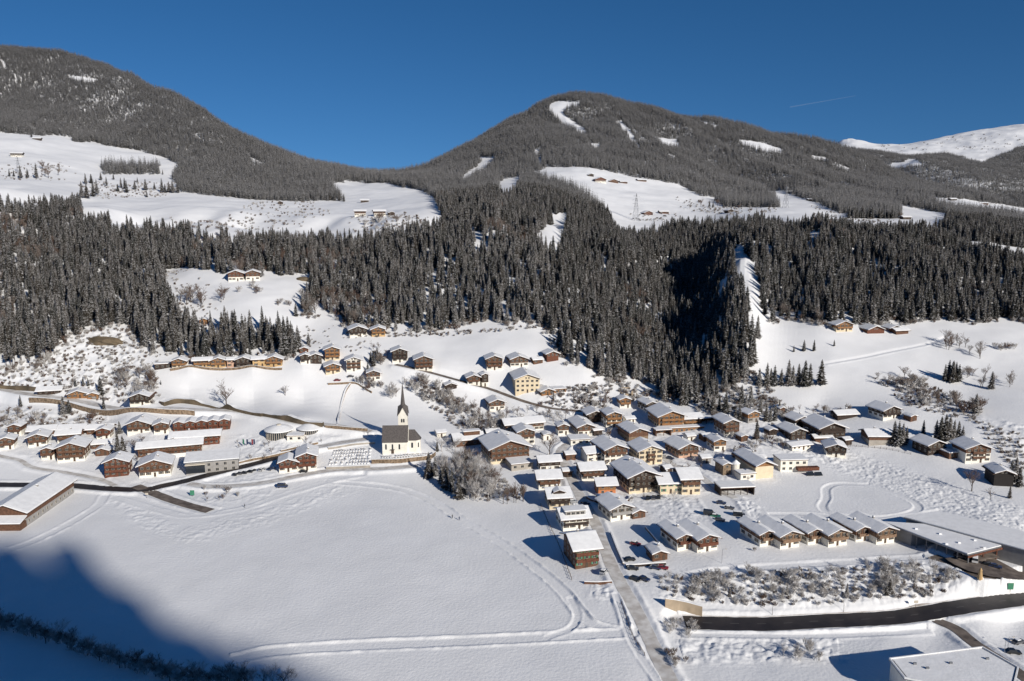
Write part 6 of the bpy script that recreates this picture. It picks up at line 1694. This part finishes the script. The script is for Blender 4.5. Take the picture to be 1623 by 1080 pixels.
def pylon(u, v, hpx, label):
    x, y, z = hit(u, v); h = hpx * y / F; o = empty('power_pylon', (x, y, z), .3, label=label, cat='power pylon')
    b = MB(); wb = h * .11; r = .12 * h / 25
    lv = [0, .25, .48, .68, .84, 1.0]; wf = lambda f: wb * (1 - f) ** 1.0 * .95 + .25
    for sx, sy in ((1, 1), (1, -1), (-1, 1), (-1, -1)): b.tube((sx * wb, sy * wb, -1), (sx * .25, sy * .25, h), r, r * .7, 4)
    for i in range(5):
        a, c = wf(lv[i]), wf(lv[i + 1]); za, zc = lv[i] * h, lv[i + 1] * h
        for (p, q) in (((a, a), (-c, c)), ((-a, a), (c, c)), ((a, -a), (-c, -c)), ((-a, -a), (c, -c)), ((a, a), (c, -c)), ((a, -a), (c, c)), ((-a, a), (-c, -c)), ((-a, -a), (-c, c))):
            b.tube((p[0], p[1], za), (q[0], q[1], zc), r * .6, r * .6, 3)
    b.build('tower', 'metal', o)
    for f, l in ((.62, .16), (.76, .20), (.90, .13)):
        MB().tube((-l * h, 0, f * h), (l * h, 0, f * h), r, r, 4).tube((-l * h, 0, f * h), (0, 0, f * h + .05 * h), r * .6, r * .6, 3).tube((l * h, 0, f * h), (0, 0, f * h + .05 * h), r * .6, r * .6, 3).build('crossarm', 'metal', o)


pylon(1008, 350, 42, 'lattice power pylon on the right plateau beside the red farmhouse')
pylon(1245, 330, 34, 'lattice power pylon on the narrow white strip at right')
pylon(30, 276, 26, 'lattice power pylon on the high left meadow')

# ------------------------------------------------------------------ people on the snow
def person(u, v, rz, coat, label):
    x, y, z = hit(u, v); o = empty('person', (x, y, z + .02), R(rz), label=label, cat='person', group=None)
    key = 'person_body_' + coat
    J = [(0, 0, .95), (0, 0, 1.2), (0, .02, 1.42), (0, .02, 1.53), (0, .03, 1.66), (0, .03, 1.76),
         (.19, 0, 1.40), (.25, -.12, 1.14), (.23, .06, .92), (-.19, 0, 1.40), (-.25, .12, 1.14), (-.23, .24, .92),
         (.10, 0, .9), (.11, .14, .50), (.11, -.02, .08), (.11, .16, .04), (-.10, 0, .9), (-.11, .02, .50), (-.11, -.26, .10), (-.11, -.10, .04)]
    E = [(0, 1), (1, 2), (2, 3), (3, 4), (4, 5), (2, 6), (6, 7), (7, 8), (2, 9), (9, 10), (10, 11), (0, 12), (12, 13), (13, 14), (14, 15), (0, 16), (16, 17), (17, 18), (18, 19)]
    rad = [.16, .15, .15, .06, .11, .08, .09, .06, .045, .09, .06, .045, .12, .08, .06, .05, .12, .08, .06, .05]
    me_ = bpy.data.meshes.new('body'); me_.from_pydata(J, E, []); me_.materials.append(M[coat]); b = link('body', me_, o)
    md = b.modifiers.new('skin', 'SKIN'); sk = me_.skin_vertices[0].data
    for i, r_ in enumerate(rad): sk[i].radius = (r_, r_)
    sk[0].use_root = True
    b.modifiers.new('smooth', 'SUBSURF').levels = 1
    MB().box(-.10, .10, -.10, .05, 1.66, 1.82).build('cap', 'dark', o)


person(717, 822, 20, 'car_black', 'person in dark clothes walking on the field track, left of the pair')
person(728, 825, 200, 'car_navy', 'person in dark clothes walking on the field track, right of the pair')
person(388, 805, 80, 'car_black', 'lone person walking on the track by the main road')

# ------------------------------------------------------------------ contrail, far above the mountains
dx, dy, dz = ray(1252, 170); p0 = Vector((dx, dy, dz)) * 30000; dx, dy, dz = ray(1356, 152); p1 = Vector((dx, dy, dz)) * 30000
m = mat('ice_trail', (.8, .8, .8), 1.0); bs_ = m.node_tree.nodes['Principled BSDF']; bs_.inputs['Alpha'].default_value = .03; M['trail'] = m
tag(MB().tube(p0 + Vector((0, 0, CAMZ)), p1 + Vector((0, 0, CAMZ)), 26, 8, 8).build('contrail', 'trail'), kind='stuff')
print('OBJECTS', len(COL.objects))

# small families: say which one of them is meant, counted from the left of the picture
ORD = 'first second third fourth fifth sixth seventh eighth ninth tenth eleventh twelfth thirteenth fourteenth fifteenth sixteenth'.split()
fam = {}
for o in COL.objects:
    if o.get('group') and o.get('label') and o.parent is None: fam.setdefault((o['group'], o['label']), []).append(o)
for (g_, l_), os_ in fam.items():
    if 2 <= len(os_) <= 16 and len(l_.replace(',', ' ').split()) <= 13:
        os_.sort(key=lambda o: proj(o.location.x, o.location.y, o.location.z)[0])
        for i, o in enumerate(os_): o['label'] = l_ + ', ' + ORD[i] + ' from left'
